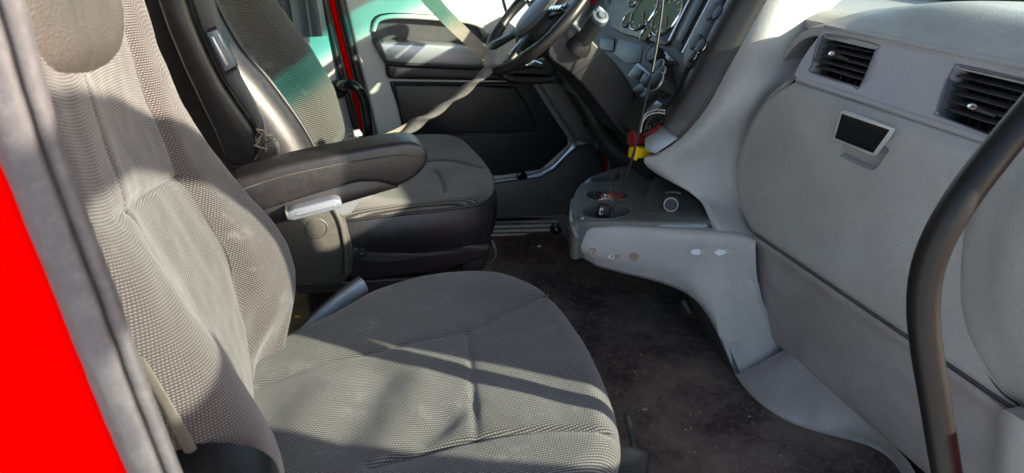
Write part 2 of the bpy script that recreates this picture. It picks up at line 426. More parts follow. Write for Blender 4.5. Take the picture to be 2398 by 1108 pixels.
def dist_poly(p, pl):
    best = 9
    for a, b in zip(pl, pl[1:]):
        ab = b-a; t = max(0, min(1, (p-a).dot(ab)/ab.length_squared)); best = min(best, (a+ab*t-p).length)
    return best
def pillow(name, outline, zbot, ztop, er, m, parent=None, na=260, nr=90, side_m=None, bulge=.012, side_r=0.0):
    """a cushion: outline in plan (x,y), top height function, rounded edge; side in a second material as its own mesh"""
    O = spline([Vector((a, b, 0)) for a, b in outline], na, True)
    c = sum(O, Vector())/na
    vs = []; fs = []; rings = []
    for k in range(nr+1):
        t = k/nr; r = (1-t)**1.0
        ring = []
        for o in O:
            p = c+(o-c)*r; d = (1-r)*(o-c).length
            e = max(0, 1-d/er); z = ztop(p.x, p.y)-er*(1-math.sqrt(max(0, 1-e*e)))
            ring.append(Vector((p.x, p.y, z)))
        rings.append(ring)
    side = []
    for k in range(9):
        t = k/8
        ring = []
        for i, o in enumerate(O):
            dirn = (o-c).normalized(); z1 = rings[0][i].z
            z = z1+(zbot-z1)*t; q = o+dirn*bulge*math.sin(math.pi*min(1, t*1.0))
            ring.append(Vector((q.x, q.y, z)))
        side.append(ring)
    def mesh(nm, rr, close, mm, par):
        v = []; f = []
        for r in rr: v += r
        for j in range(len(rr)-1):
            for i in range(na): f.append((j*na+i, j*na+(i+1) % na, (j+1)*na+(i+1) % na, (j+1)*na+i))
        if close: f.append(tuple((len(rr)-1)*na+i for i in range(na)))
        me = bpy.data.meshes.new(nm); me.from_pydata(v, [], f); ul = me.uv_layers.new(name='UVMap')
        for lp in me.loops:
            p = v[lp.vertex_index]; ul.data[lp.index].uv = (p.x-.4*p.z, p.y) if nm != 'x' else (0, 0)
        bm = bmesh.new(); bm.from_mesh(me); bmesh.ops.remove_doubles(bm, verts=bm.verts[:], dist=1e-6); bmesh.ops.recalc_face_normals(bm, faces=bm.faces[:])
        bm.to_mesh(me); bm.free()
        return link(nm, me, mm, par, 60)
    if side_m is None:
        return mesh(name, list(reversed(side))+rings[1:], False, m, parent)
    top = mesh(name, rings, False, m, parent)
    sd = mesh(name+'_side', side, False, side_m, parent)
    return top, sd
from mathutils.bvhtree import BVHTree
def hit(o, px, py, off=.0008):
    """where the line through that point of the photograph meets object o"""
    if o.name not in hit.c:
        me = o.data; off_ = ORG[o.name]
        hit.c[o.name] = BVHTree.FromPolygons([v.co+off_ for v in me.vertices], [p.vertices[:] for p in me.polygons])
    d = ray(px, py).normalized(); h = hit.c[o.name].ray_cast(CAMP, d)
    if h[0] is None: return None
    n = h[1] if h[1].dot(d) < 0 else -h[1]
    return h[0]+n*off
hit.c = {}

# ================================================================== the setting
def floor():
    rows = []
    for j in range(50):
        r = []
        for i in range(50):
            x = -1.0+2.35*i/49; y = .46+1.94*j/49
            r.append(V(x, y, .004*noise.noise(V(x*5, y*5, 0))))
        rows.append(r)
    o = grid('floor', rows, M['floor'], None, V(0,0,-.03)); o['kind'] = 'structure'; o['label'] = 'trodden dark brown cab floor between the seats and the dash'; o['category'] = 'floor'
floor()
g = grid('ground', [[V(x, y, -1.25) for x in (-400, -20, 20, 400)] for y in (-400, -20, 20, 400)], M['concrete']); g['kind'] = 'structure'
g['label'] = 'pale concrete ground outside the truck'; g['category'] = 'ground'

# ------------------------------------------------------------------ cab body
cab = thing('truck_cab', (0.0, 1.4, -.03), 'red truck cab shell with grey inner walls around both seats', 'truck cab')
# door pillar on the camera's side: red paint and a two-step rubber seal
Lp = [(-100,-200),(0,-150),(350,-12),(650,112),(900,212),(1108,298),(1230,346)]
Rp = [(-100,22),(0,60),(350,152),(650,262),(900,350),(1108,428),(1230,474)]
def strip(f, y): return [PY(a[1]+(b[1]-a[1])*f, a[0], y) for a, b in zip(Lp, Rp)]
red_rows = [[PY(a[1]-700, a[0], .50) for a in Lp], [PY(a[1]-300, a[0], .49) for a in Lp], [PY(a[1]-60, a[0], .478) for a in Lp], [PY(a[1]+6, a[0], .476) for a in Lp], strip(.12, .50)]
loft('door_pillar', red_rows, 40, 24, M['red'], cab, V(-.01, .05, 0))
seal = loft('door_seal', [strip(-.02, .480), strip(.03, .468), strip(.14, .458), strip(.40, .454), strip(.60, .456), strip(.66, .466), strip(.72, .462), strip(.88, .462), strip(.97, .468), strip(1.0, .482), strip(.99, .56)],
     60, 90, M['rubber'], cab, None, 50, disp=lambda p: p+V(0, 1, 0)*(.0012*noise.noise(p*60)+.0015*noise.noise(p*17)))
# inner shell: rear wall, roof, header, far wall behind the driver
box('rear_wall', (-.72, 1.43, .85), (.05, 1.95, 1.75), M['wall'], cab, .01)
extr('roof', [V(1.42,.47,1.545), V(1.42,2.42,1.545), V(.9,2.42,1.66), V(-.72,2.42,1.72), V(-.72,.47,1.72), V(.9,.47,1.66)], (0,0,.05), M['wall'], cab, .0)
extr('window_header', [V(1.40,.47,1.545), V(1.40,2.42,1.545), V(1.53,2.42,1.455), V(1.53,.47,1.455)], (.02,0,.06), M['wall'], cab, .004)
box('far_wall', (-.18, 2.455, .85), (1.10, .03, 1.75), M['wall'], cab, .006)
box('near_wall', (-.46, .53, .95), (.50, .04, 1.6), M['wall'], cab, .006)
box('roof_rail', (.15, .49, 1.68), (1.8, .05, .07), M['red'], cab, .01)
box('far_roof_rail', (.25, 2.41, 1.62), (2.0, .05, .16), M['red'], cab, .01)
box('firewall', (1.33, 1.43, .36), (.04, 1.95, .96), M['void'], cab, .004)
box('sill', (.3, .50, -.04), (1.9, .08, .07), M['black_soft'], cab, .01)
box('far_sill', (.3, 2.42, .02), (2.1, .06, .10), M['black_soft'], cab, .01)
# front posts, glass and its teal sun band
for y in (.45, 2.40):
    extr('front_post', [V(x, y, z) for x, z in ((.95,-.10),(.95,.98),(1.05,1.10),(1.08,1.40),(1.06,1.60),(1.30,1.60),(1.31,1.2),(1.36,1.02),(1.78,.97),(1.78,-.10))], (0,.04,0), M['wall'], cab, .004)
def ws(z): return 1.75-.46*(z-.95)
extr('windscreen', [V(ws(.93),.47,.93), V(ws(.93),2.40,.93), V(ws(1.53),2.40,1.53), V(ws(1.53),.47,1.53)], (.005,0,.002), M['glass_band'], cab, 0)
box('cowl', (1.70, 1.43, .90), (.10, 1.95, .05), M['black'], cab, .01)
# red jamb strip, black seal and grey trim behind the driver's door
tube('rear_jamb', [PY(768,-60,2.40), PY(777,0,2.40), PY(805,120,2.40), PY(835,240,2.40), PY(856,330,2.40), PY(880,440,2.40)], .010, M['red'], cab, 30, 8)
tube('jamb_seal', [PY(788,-60,2.385), PY(797,0,2.385), PY(822,110,2.385), PY(848,220,2.385), PY(866,330,2.385), PY(890,440,2.385)], .013, M['black'], cab, 30, 10)
tube('jamb_seal', [PY(748,-60,2.385), PY(760,0,2.385), PY(790,140,2.385), PY(818,240,2.385), PY(840,330,2.385)], .010, M['black'], cab, 30, 10)
ppoly('rear_trim', [(640,-60),(742,-60),(756,20),(782,150),(808,300),(815,400),(640,400)], 2.37, .03, M['wall'], cab, .008)
ppoly('rear_trim', [(640,-60),(735,-60),(752,55),(700,60),(640,50)], 2.355, .02, M['wall'], cab, .006)
tube('front_jamb', [PY(1414,235,2.40), PY(1415,300,2.40), PY(1416,410,2.40)], .011, M['red'], cab, 12, 8)
tube('front_jamb', [PY(1388,-30,2.36), PY(1396,20,2.36), PY(1402,60,2.36)], .016, M['red'], cab, 12, 8)
tube('front_jamb_seal', [PY(1340,180,2.36), PY(1378,260,2.36), PY(1404,330,2.36), PY(1408,420,2.36)], .010, M['black'], cab, 20, 8)
tube('front_jamb_seal', [PY(1372,-30,2.37), PY(1345,30,2.37), PY(1330,90,2.37)], .014, M['black'], cab, 20, 8)

# dark grab tube on the rear post
gh = thing('grab_bar', tuple(PY(840,300,2.30)), 'black curved grab tube on the post behind the driver seat', 'grab handle')
tube('tube', [PY(792,206,2.36), PY(805,199,2.30), PY(828,200,2.27), PY(848,225,2.27), PY(857,265,2.27), PY(862,310,2.27), PY(866,350,2.28), PY(862,380,2.34)], .0165, M['gloss'], gh, 50, 16)
lathe('mount', PY(790,208,2.365), (.3,-1,0), [(.03,0),(.03,.014),(.022,.022),(0,.024)], M['black'], gh)
# sleeper curtain
cur = []
for k in range(30):
    t = k/29; cur.append((655+95*t+ 6*math.sin(t*16), 2.30+.02*math.sin(t*21)))
rows = []
for j in range(16):
    s = j/15
    rows.append([PY(x+18*s-(1-s)*6, -70+155*s+(x-655)*.04*0-12*(1-(x-655)/100)*s*-.3, y) for x, y in cur])
tag(grid('curtain', rows, M['curtain'], None, V(.002,.006,0)), 'grey vinyl sleeper curtain hanging behind the driver seat', 'curtain')

# ------------------------------------------------------------------ the open door on the camera's side (its frame shades the seat)
pd = thing('passenger_door', (.97, .42, -.1), 'open red passenger door standing out beside the dash', 'door')
def dr(pts, x): return [V(x, y, z) for y, z in pts]
outer = [(-.72,1.40),(-.57,1.47),(-.44,1.505),(-.27,1.52),(.0,1.46),(.18,1.375),(.294,1.30),(.36,1.20),(.41,1.08),(.445,.92),(.45,.6),(.45,-.1),(-.72,-.1)]
o = extr('door_shell', dr(outer, .93), (.05,0,0), M['red'], pd, 0)
hole = [(-.66,1.28),(-.53,1.345),(-.42,1.39),(-.27,1.43),(-.06,1.39),(.10,1.325),(.22,1.245),(.30,1.16),(.335,1.08),(.335,.94),(.385,.75),(.40,.66),(.37,.63),(.25,.665),(.17,.715),(.115,.765),(.067,.82),(.02,.89),(.0,.95),(-.01,1.02),(-.035,1.10),(-.07,1.155),(-.105,1.178),(-.15,1.165),(-.23,1.165),(-.30,1.19),(-.66,1.20)]  # lower edge humped on purpose, to cast a rounded shadow on the backrest
c = extr('cutter', dr(hole, .90), (.12,0,0), None, None, 0)
cut(o, [c])
extr('window_pane', dr([(y*1.0, z) for y, z in hole], .955), (.004,0,0), M['pane'], pd, 0)

# ================================================================== passenger seat
ps = thing('cab_seat', (.12, .97, 0), 'worn grey knit passenger seat nearest the open door', 'seat')
SEAMZ = lambda px: [PZ(a, b, .44) for a, b in px]
seamA = SEAMZ([(606,893),(720,858),(870,826),(980,800),(1092,776),(1190,735),(1285,690)])
seamB = SEAMZ([(1092,776),(1102,850),(1108,920),(1116,1032)])
seamC = SEAMZ([(870,1100),(1000,1062),(1116,1032),(1250,1014),(1430,1016)])
flat2 = lambda pl: [V(p.x, p.y, 0) for p in pl]
fA, fB, fC = flat2(spline(seamA, 24)), flat2(spline(seamB, 16)), flat2(spline(seamC, 16))
def wr(a, b, amp, w):
    A = PZ(*a, .44); B = PZ(*b, .44); A.z = B.z = 0; return (A, B, amp, w)
WR = [wr((905,880),(800,1040),-.006,.036), wr((985,900),(905,1050),.004,.036), wr((1040,985),(950,1060),-.005,.024), wr((1092,950),(1000,1040),-.003,.018),
      wr((760,900),(690,1010),.005,.04), wr((1150,880),(1300,905),-.002,.04), wr((860,850),(640,930),-.003,.04), wr((1130,960),(1240,930),.002,.04)]
def cush_top(x, y):
    p = V(x, y, 0)
    z = .442 + .012*math.exp(-((y-1.20)/.10)**2) + .010*math.exp(-((y-.70)/.08)**2) - .05*max(0, (.02-x))*1.0
    z -= .05*max(0, x-.33)**1.2
    for pl, dp in ((fA, .003), (fB, .003), (fC, .006)):
        d = dist_poly(p, pl)
        if d < .05: z -= dp*math.exp(-(d/.006)**2) + dp*.5*math.exp(-(d/.018)**2)
    for a, b, amp, w in WR:
        d = dist_poly(p, [a, b]); z += amp*math.exp(-(d/w)**2)
    z += .0016*noise.noise(V(x*14, y*14, 2)) + .0004*noise.noise(V(x*40, y*40, 5))
    return z
outl = [(-.20,.98),(-.16,1.10),(-.008,1.184),(.097,1.258),(.209,1.292),(.33,1.272),(.405,1.19),(.432,1.11),(.438,1.00),(.425,.88),(.400,.77),(.36,.68),(.28,.63),(.12,.62),(-.04,.66),(-.17,.78),(-.20,.88)]
pillow('cushion', outl, .30, cush_top, .045, M['fab_cush'], ps, 300, 120, None, .006)
def on_cush(pl, n=40, dz=-.002): return [V(p.x, p.y, cush_top(p.x, p.y)+dz) for p in spline(pl, n)]
for pl in (seamA, seamB, seamC): tube('seam', on_cush(pl), .0016, M['thread'], ps, 60, 6)
tube('front_piping', [V(.43,.80,.40), V(.405,.72,.40), V(.37,.655,.40), V(.30,.62,.40)], .005, M['leather'], ps, 20, 8)
extr('leather_corner', spline([V(.445,.74,.20), V(.43,.72,.395), V(.375,.64,.405), V(.27,.612,.40), V(.26,.605,.20), V(.36,.63,.2)], 30, True), (-.05, .04, 0), M['leather'], ps, .006)
box('seat_pan', (.11, .96, .265), (.52, .50, .09), M['black'], ps, .015)
extr('pedestal', [V(-.08,.78,0), V(.28,.78,0), V(.28,1.16,0), V(-.08,1.16,0)], (0,0,.225), M['black'], ps, .012, taper=.9)

def section(Z, pts): return [V(x, y, Z + dz) for (y, x, dz) in pts]
# Z, x middle, x far bolster, x near bolster, far edge y
BR = [(.40,-.128,-.095,-.10,1.10), (.45,-.122,-.076,-.085,1.16), (.51,-.124,-.052,-.075,1.215), (.57,-.130,-.052,-.085,1.236), (.63,-.140,-.074,-.105,1.240), (.69,-.160,-.108,-.13,1.240),
      (.77,-.184,-.146,-.16,1.230), (.84,-.197,-.170,-.185,1.218), (.93,-.208,-.184,-.20,1.196), (1.02,-.212,-.192,-.205,1.175), (1.12,-.225,-.205,-.215,1.155), (1.20,-.262,-.245,-.25,1.13), (1.24,-.31,-.30,-.305,1.09)]
rows = []
for Z, xm, xf, xn, yf in BR:
    q = [(.635,-.34,0),(.628,xn-.075,0),(.66,xn-.012,0),(.72,xn,0),(.795,xm+.008,0),(.86,xm-.004,0),(.94,xm-.006,0),(1.02,xm-.003,0),(1.062,xm+.004,0),
         (1.085+.02*(yf-1.15),(xm+xf)/2+.006,0),(yf-.062,xf,0),(yf-.018,xf-.018,0),(yf,xf-.065,0),(yf-.01,xf-.16,0),(yf-.05,-.36,0)]
    rows.append(section(Z, q))
def bx_seam(Zs, dy):
    return None
fseam = [PY(600,893,1.00), PY(597,815,1.035), PY(580,710,1.055), PY(540,600,1.066), PY(478,497,1.068), PY(418,412,1.068), PY(372,290,1.066), PY(330,165,1.064), PY(300,60,1.06)]
hseam = [PX(236,590,-.135), PX(262,560,-.150), PX(330,506,-.164), PX(385,452,-.176), PX(418,412,-.186)]
fsp = [V(0, p.y, p.z) for p in spline(fseam, 40)]; hsp = [V(0, p.y, p.z) for p in spline(hseam, 24)]
nsp = [V(0, .790, z) for z in (.40,.6,.8,1.0,1.15)]
def back_disp(p):
    if p.x < -.30: return p
    q = V(0, p.y, p.z); k = 0
    for pl, dp in ((fsp, .004), (hsp, .004), (nsp, .004)):
        d = dist_poly(q, pl)
        if d < .05: k += dp*math.exp(-(d/.005)**2)+dp*.6*math.exp(-(d/.016)**2)
    k -= .004*noise.noise(V(p.y*9, p.z*9, 3)) + .002*noise.noise(V(p.y*26, p.z*26, 8))
    return p + V(-k, 0, -k*.3)
back = loft('backrest', rows, 210, 200, M['fab_pass'], ps, None, 60, disp=back_disp)
# leather patch at head height
hit(back, 300, 300)
def back_x(y, z):
    h_ = hit.c[back.name].ray_cast(V(.3, y, z), V(-1,0,0)); return h_[0].x if h_[0] is not None else -.24
hp_px = [(97,150),(120,174),(160,185),(210,180),(252,160),(281,124),(290,70),(290,10)]
hp_out = [(h_.y, h_.z) for h_ in (hit(back, a, b) for a, b in hp_px)]
hp_out = [(hp_out[0][0]-.035, 1.20), (hp_out[0][0]-.022, 1.05)] + hp_out + [(hp_out[-1][0], 1.10), (hp_out[-1][0]-.01, 1.20)]
ring = spline([V(0, a, b) for a, b in hp_out], 60, True); cc = V(0, sum(a for a, b in hp_out)/len(hp_out), 1.07)
rws = []
for k in range(14):
    t = k/13; rr = 1-t*.98; r = []
    for p in ring+[ring[0]]:
        q = cc+(p-cc)*rr; d = (1-rr)
        r.append(V(0, q.y, q.z))
    rws.append(r)
samp = {}
def bx(y, z):
    key = (round(y/.01), round(z/.01))
    if key not in samp: samp[key] = back_x(key[0]*.01, key[1]*.01)
    return samp[key]
def bxs(y, z):
    a, b = y/.01, z/.01; i, j = math.floor(a), math.floor(b); u, w = a-i, b-j
    g = lambda ii, jj: bx(ii*.01, jj*.01)
    return (g(i,j)*(1-u)+g(i+1,j)*u)*(1-w)+(g(i,j+1)*(1-u)+g(i+1,j+1)*u)*w
for k, r in enumerate(rws):
    t = k/13; lift = -.006+.020*min(1, t*4)**.5
    for p in r: p.x = bxs(p.y, p.z)+lift
grid('head_pad', rws, M['leather_sunlit'], ps, None, 60)
tube('seam', [V(bxs(p.y, p.z)-.003, p.y, p.z) for p in spline(fseam, 50)], .0008, M['thread'], ps, 60, 6)
tube('seam', [V(bxs(p.y, p.z)-.003, p.y, p.z) for p in spline(hseam, 30)], .0010, M['thread'], ps, 40, 6)

# lowered inner armrest
ar = ppoly('armrest', [(520,452),(545,424),(660,388),(780,362),(880,343),(950,333),(985,338),(1004,360),(1002,388),(975,418),(930,442),(890,430),(840,430),(740,458),(640,490),(540,520)], 1.262, .082, M['leather'], ps, .020, 4, smooth=60)
tube('seam', [PY(560,446,1.2605), PY(660,414,1.2605), PY(780,388,1.2605), PY(880,371,1.2605), PY(950,364,1.2605), PY(985,372,1.263)], .0014, M['thread'], ar, 40, 6)
ppoly('armrest_shell', [(520,490),(640,470),(760,436),(850,412),(880,410),(905,420),(940,441),(880,458),(800,482),(670,522),(540,560)], 1.268, .07, M['black_soft'], ps, .008, 2)
adj = ppoly('adjuster', [(668,500),(690,490),(780,466),(796,468),(803,480),(795,490),(690,517),(674,516)], 1.245, .05, M['silver_pale'], ps, .004, 2)
ppoly('adjuster_grip', [(690,502),(785,478),(790,482),(695,507)], 1.2435, .01, M['silver'], adj, .002, 1)
ppoly('adjuster_end', [(662,494),(672,492),(680,518),(670,520)], 1.242, .05, M['black'], adj, .003, 1)
# near armrest, only its nose shows
na_ = spline([V(-.34,.60,.565), V(-.25,.60,.612), V(-.16,.60,.624), V(-.12,.60,.620), V(-.082,.60,.598), V(-.072,.60,.565), V(-.10,.60,.535), V(-.34,.60,.50)], 40, True)
extr('armrest', [p+V(0,-.035,0) for p in na_], (0,.075,0), M['satin_black'], ps, .018, 5, 60)

# buckle sleeve beside the cushion
bk = thing('seat_belt_buckle', tuple(PY(700,795,1.2)-V(0,0,.1)), 'blue-grey plastic buckle sleeve lying between the passenger cushion and backrest', 'buckle')
tube('sleeve', [PY(700,800,1.235), PY(745,752,1.25), PY(800,706,1.27), PY(853,668,1.29)], lambda t: .020+.003*t, M['grey_blue'], bk, 30, 20, .55, up=(0,-.4,1))
tube('sleeve_lining', [PY(698,790,1.25), PY(740,742,1.265), PY(795,694,1.285), PY(846,658,1.30)], lambda t: .014+.003*t, M['black'], bk, 30, 12, .4, up=(0,-.4,1))
tube('strap', [PY(640,850,1.19), PY(680,815,1.21), PY(704,796,1.235)], .016, M['white'], bk, 10, 8, .25, up=(0,-.4,1))
# belt strap at the near pillar
rows = []
for i in range(13):
    w = i/12; r = []
    for k in range(24):
        t = k/23; px = 318+170*t+8*math.sin(t*3)-12+28*w; py = 845+310*t-5*w
        r.append(PY(px, py, .624+(.0012 if i % 2 else 0)-.004*math.sin(math.pi*w)+.003*math.sin(t*9+w)))
    rows.append(r)
tag(grid('seat_belt', rows, M['belt_worn'], None, V(.001,.002,0)), 'tan passenger seat belt strap running down beside the rubber door seal', 'seat belt')

# ================================================================== driver seat
ds = thing('cab_seat', (.2, 1.9, 0), 'black leather and dark knit driver seat behind the steering wheel', 'seat')
sA = [PZ(a, b, .47) for a, b in [(880,400),(960,378),(1040,368),(1130,385)]]
sB = [PZ(a, b, .47) for a, b in [(1020,395),(1035,420),(1038,445)]]
gA, gB = flat2(spline(sA, 20)), flat2(spline(sB, 10))
def dcush(x, y):
    z = .463+.012*math.exp(-((y-2.12)/.08)**2)+.004*math.exp(-((y-1.66)/.06)**2) - .02*max(0, x-.42) - .05*max(0, .05-x)
    p = V(x, y, 0)
    for pl in (gA, gB):
        d = dist_poly(p, pl)
        if d < .04: z -= .006*math.exp(-(d/.006)**2)+.003*math.exp(-(d/.018)**2)
    return z+.004*noise.noise(V(x*11, y*11, 1))
dout = [(-.06,1.64),(.06,1.605),(.22,1.595),(.36,1.60),(.425,1.63),(.462,1.70),(.485,1.80),(.492,1.92),(.486,2.04),(.455,2.13),(.38,2.19),(.2,2.20),(0,2.17),(-.1,2.05),(-.13,1.9),(-.12,1.75)]
dt, dsd = pillow('cushion', dout, .335, dcush, .022, M['fab_drv'], ds, 220, 70, M['leather'], .010)
for pl in (sA, sB): tube('seam', [V(p.x, p.y, dcush(p.x, p.y)-.002) for p in spline(pl, 30)], .0015, M['thread'], ds, 40, 6)
pip = spline([V(a, b, 0) for a, b in dout], 120, True)
tube('piping', [V(p.x, p.y, dcush(p.x, p.y)-.020) for p in pip], .004, M['leather'], ds, 200, 8, cap=False)

# backrest: fabric middle, leather side panel, piping between them
DB = [(.44,.055,.030,.115), (.53,.034,.010,.112), (.59,.015,-.012,.105), (.66,-.013,-.040,.092), (.76,-.066,-.088,.048), (.845,-.119,-.136,-.002), (.945,-.156,-.172,-.058), (1.06,-.185,-.198,-.110), (1.16,-.215,-.225,-.16), (1.22,-.27,-.28,-.23)]
rows = []; lrows = []; pipe = []
for Z, xp, xm, xf in DB:
    rows.append([V(xp, 1.722, Z), V(xp-.004, 1.75, Z), V(xm, 1.82, Z), V(xm-.012, 1.90, Z), V(xm+.004, 2.0, Z), V((xm+xf)/2+.02, 2.05, Z), V(xf, 2.11, Z), V(xf-.02, 2.145, Z), V(xf-.07, 2.16, Z), V(xf-.16, 2.15, Z), V(-.34, 2.12, Z)])
    lrows.append([V(-.36, 1.69, Z), V(xp-.17, 1.668, Z), V(xp-.10, 1.655, Z), V(xp-.045, 1.662, Z), V(xp-.012, 1.688, Z), V(xp+.001, 1.721, Z)])
    pipe.append(V(xp+.003, 1.7215, Z))
dseam = [V(0, 1.825, z) for z in (.45,.6,.8,1.0,1.2)]; dseam2 = [V(0, 1.985, z) for z in (.45,.6,.8,1.0,1.2)]; dseam3 = [V(0, 1.825, .80), V(0, 1.90, .79), V(0, 1.985, .80)]
def ddisp(p):
    if p.x < -.3: return p
    q = V(0, p.y, p.z); k = 0
    for pl in (dseam, dseam2, dseam3):
        d = dist_poly(q, pl)
        if d < .05: k += .005*math.exp(-(d/.006)**2)+.003*math.exp(-(d/.018)**2)
    return p-V(k+.003*noise.noise(V(p.y*10, p.z*10, 4)), 0, 0)
loft('backrest', rows, 120, 110, M['fab_drv'], ds, None, 60, disp=ddisp)
loft('side_panel', lrows, 60, 80, M['leather'], ds, None, 60, disp=lambda p: p+V(0, .003*noise.noise(p*9), 0))
tube('piping', pipe, .0055, M['black'], ds, 80, 10)
# raised armrest on the near side of the driver seat
arm = ppoly('armrest', [(352,-60),(368,0),(392,70),(430,160),(470,245),(505,315),(528,375),(545,391),(572,390),(592,372),(600,338),(592,304),(556,252),(520,200),(486,130),(452,55),(434,0),(420,-60)], 1.572, .075, M['leather'], ds, .012, 3, smooth=60)
ppoly('armrest_shell', [(436,-60),(449,0),(470,62),(505,140),(534,200),(566,245),(596,292),(606,340),(598,366),(610,362),(622,330),(616,288),(590,240),(562,190),(548,150),(520,80),(496,0),(480,-60)], 1.585, .06, M['grey_dark'], ds, .010, 3, smooth=50)
adj = ppoly('adjuster', [(482,78),(507,68),(553,156),(527,170)], 1.572, .06, M['silver_pale'], ds, .004, 2)
ppoly('adjuster_grip', [(490,88),(499,84),(536,152),(528,160)], 1.5695, .01, M['silver'], adj, .003, 2)
ppoly('adjuster_grip', [(507,80),(511,78),(545,146),(541,150)], 1.5695, .01, M['silver'], adj, .002, 1)
ppoly('adjuster_end', [(488,70),(506,62),(508,68),(484,78)], 1.574, .05, M['black'], adj, .002, 1)
ppoly('adjuster_end', [(528,171),(553,157),(556,163),(532,177)], 1.574, .05, M['black'], adj, .002, 1)
# pivot with torn foam
lathe('pivot', PY(622,352,1.60), (0,-1,0), [(.030,-.03),(.030,0),(.024,.006),(.012,.010),(0,.010)], M['shield'], ds)
for k in range(9):
    a = PY(606+random.uniform(-6,30), 325+random.uniform(-22,34), 1.585)
    tube('torn_foam', [a, a+V(random.uniform(-.02,.02), random.uniform(-.01,.01), random.uniform(-.02,.02)), a+V(random.uniform(-.03,.03), random.uniform(-.015,.01), random.uniform(-.03,.01))], .0022, M['scuff_tan'], ds, 10, 6, .5)
# side shield, cap and shroud
sh = ppoly('side_shield', [(560,660),(560,470),(640,462),(760,452),(822,452),(806,500),(815,540),(828,575),(825,640),(800,668),(690,672)], 1.592, .05, M['shield'], ds, .006, 2)
lathe('round_cap', PY(741,535,1.593), (0,-1,0), [(.0265,-.004),(.0265,.002),(.0245,.003),(.0235,.001),(.021,.0015),(0,.0025)], M['shield'], sh)
tube('shield_rib', [PY(778,478,1.591), PY(796,510,1.591), PY(806,545,1.591), PY(812,590,1.591), PY(812,640,1.591)], .008, M['shield'], sh, 20, 8, .5)
ppoly('seat_strap', [(775,486),(830,454),(858,452),(822,500),(800,508)], 1.587, .006, M['silver'], ds, .002, 1)
shr = ppoly('shroud', [(818,562),(905,566),(1030,570),(1150,576),(1146,600),(1120,612),(1010,640),(880,658),(818,664)], 1.598, .09, M['black_soft'], ds, .010, 3)
ppoly('shroud_boss', [(826,572),(905,574),(960,592),(1090,590),(1000,604),(940,612),(900,616),(840,612),(824,600)], 1.593, .03, M['grey_dark'], shr, .006, 2)
lathe('bolt', PY(846,593,1.592), (0,-1,0), [(.013,0),(.013,.003),(.008,.004),(.007,.010),(.003,.012),(0,.012)], M['black'], shr, 14)
ppoly('lower_rail', [(690,668),(1010,648),(1010,664),(900,682),(700,690)], 1.60, .05, M['black'], ds, .004, 1)
box('suspension', (.16, 1.90, .15), (.42, .36, .30), M['void'], ds, .02)
tube('front_latch', [PY(1150,560,1.62), PY(1160,590,1.62), PY(1150,612,1.63)], .008, M['chrome'], ds, 12, 8)
ppoly('bellows', [(1080,578),(1142,578),(1150,600),(1135,640),(1080,650)], 1.63, .30, M['black'], ds, .02, 2)

# clear plastic buckle wrapper on the driver seat
wp = thing('plastic_wrapper', tuple(PY(840,335,1.95)), 'crumpled clear plastic wrapper lying on the back of the driver cushion', 'wrapper')
rows = []
for j in range(9):
    rows.append([PY(800+80*i/14, 326-26*math.exp(-((i-4)/3.5)**2)*(1-j/10)+2*j*.6+3*noise.noise(V(i*.9, j*.9, 1)), 1.96-.010*j+.02*noise.noise(V(i*.7, j*.7, 4))) for i in range(15)])
grid('film', rows, M['clear'], wp, None, 5)
ppoly('clip', [(826,310),(842,306),(850,318),(832,322)], 1.93, .02, M['white'], wp, .003, 1)

# ================================================================== driver door
dd = thing('driver_door', tuple(PY(1180,500,2.42)), 'closed driver door with grey upper trim and black padded lower panel', 'door')
shell = ppoly('door_trim', [(780,-120),(808,0),(830,100),(862,220),(890,340),(905,500),(1345,520),(1412,420),(1408,335),(1372,262),(1332,178),(1262,106),(1180,42),(1122,-6),(1040,-90)], 2.39, .05, M['grey_door'], dd, .010, 3)
pk = [(874,72),(884,48),(915,39),(980,40),(1075,48),(1118,58),(1140,78),(1150,104),(1140,128),(1000,118),(886,112),(878,100)]
c = extr('cutter', spline([PY(a, b, 2.30) for a, b in pk], 50, True), (0,.115,0), None, None, 0)
cut(shell, [c])
# pocket lining a little behind the trim
ppoly('pocket', [(860,20),(1165,30),(1175,150),(860,140)], 2.414, .02, M['grey_dark'], dd, .004, 1)
tube('pocket_rim', [PY(a, b, 2.388) for a, b in pk[:8]], .008, M['grey_door'], dd, 50, 8)
ppoly('armrest_panel', [(884,98),(1000,103),(1120,110),(1152,116),(1155,157),(1060,156),(960,151),(906,146)], 2.335, .07, M['silver'], dd, .010, 3)
ppoly('armrest_end', [(874,98),(890,96),(912,148),(906,156),(890,130)], 2.345, .05, M['black_soft'], dd, .005, 2)
ppoly('armrest_shelf', [(903,148),(960,153),(1060,158),(1160,160),(1290,168),(1300,188),(1220,192),(1000,188),(908,186)], 2.352, .05, M['black_soft'], dd, .012, 3)
ppoly('armrest_lip', [(905,148),(1155,158),(1155,163),(906,153)], 2.333, .03, M['black'], dd, .003, 1)
ppoly('lower_panel', [(912,192),(1100,194),(1258,192),(1330,318),(1332,340),(1268,398),(1180,412),(1000,424),(958,340),(935,262)], 2.378, .03, M['leather'], dd, .008, 3)
pad = ppoly('door_pad', [(920,198),(1100,200),(1208,204),(1232,238),(1258,290),(1258,304),(1244,310),(1000,318),(948,320),(934,260)], 2.362, .03, M['leather'], dd, .012, 4, smooth=60)
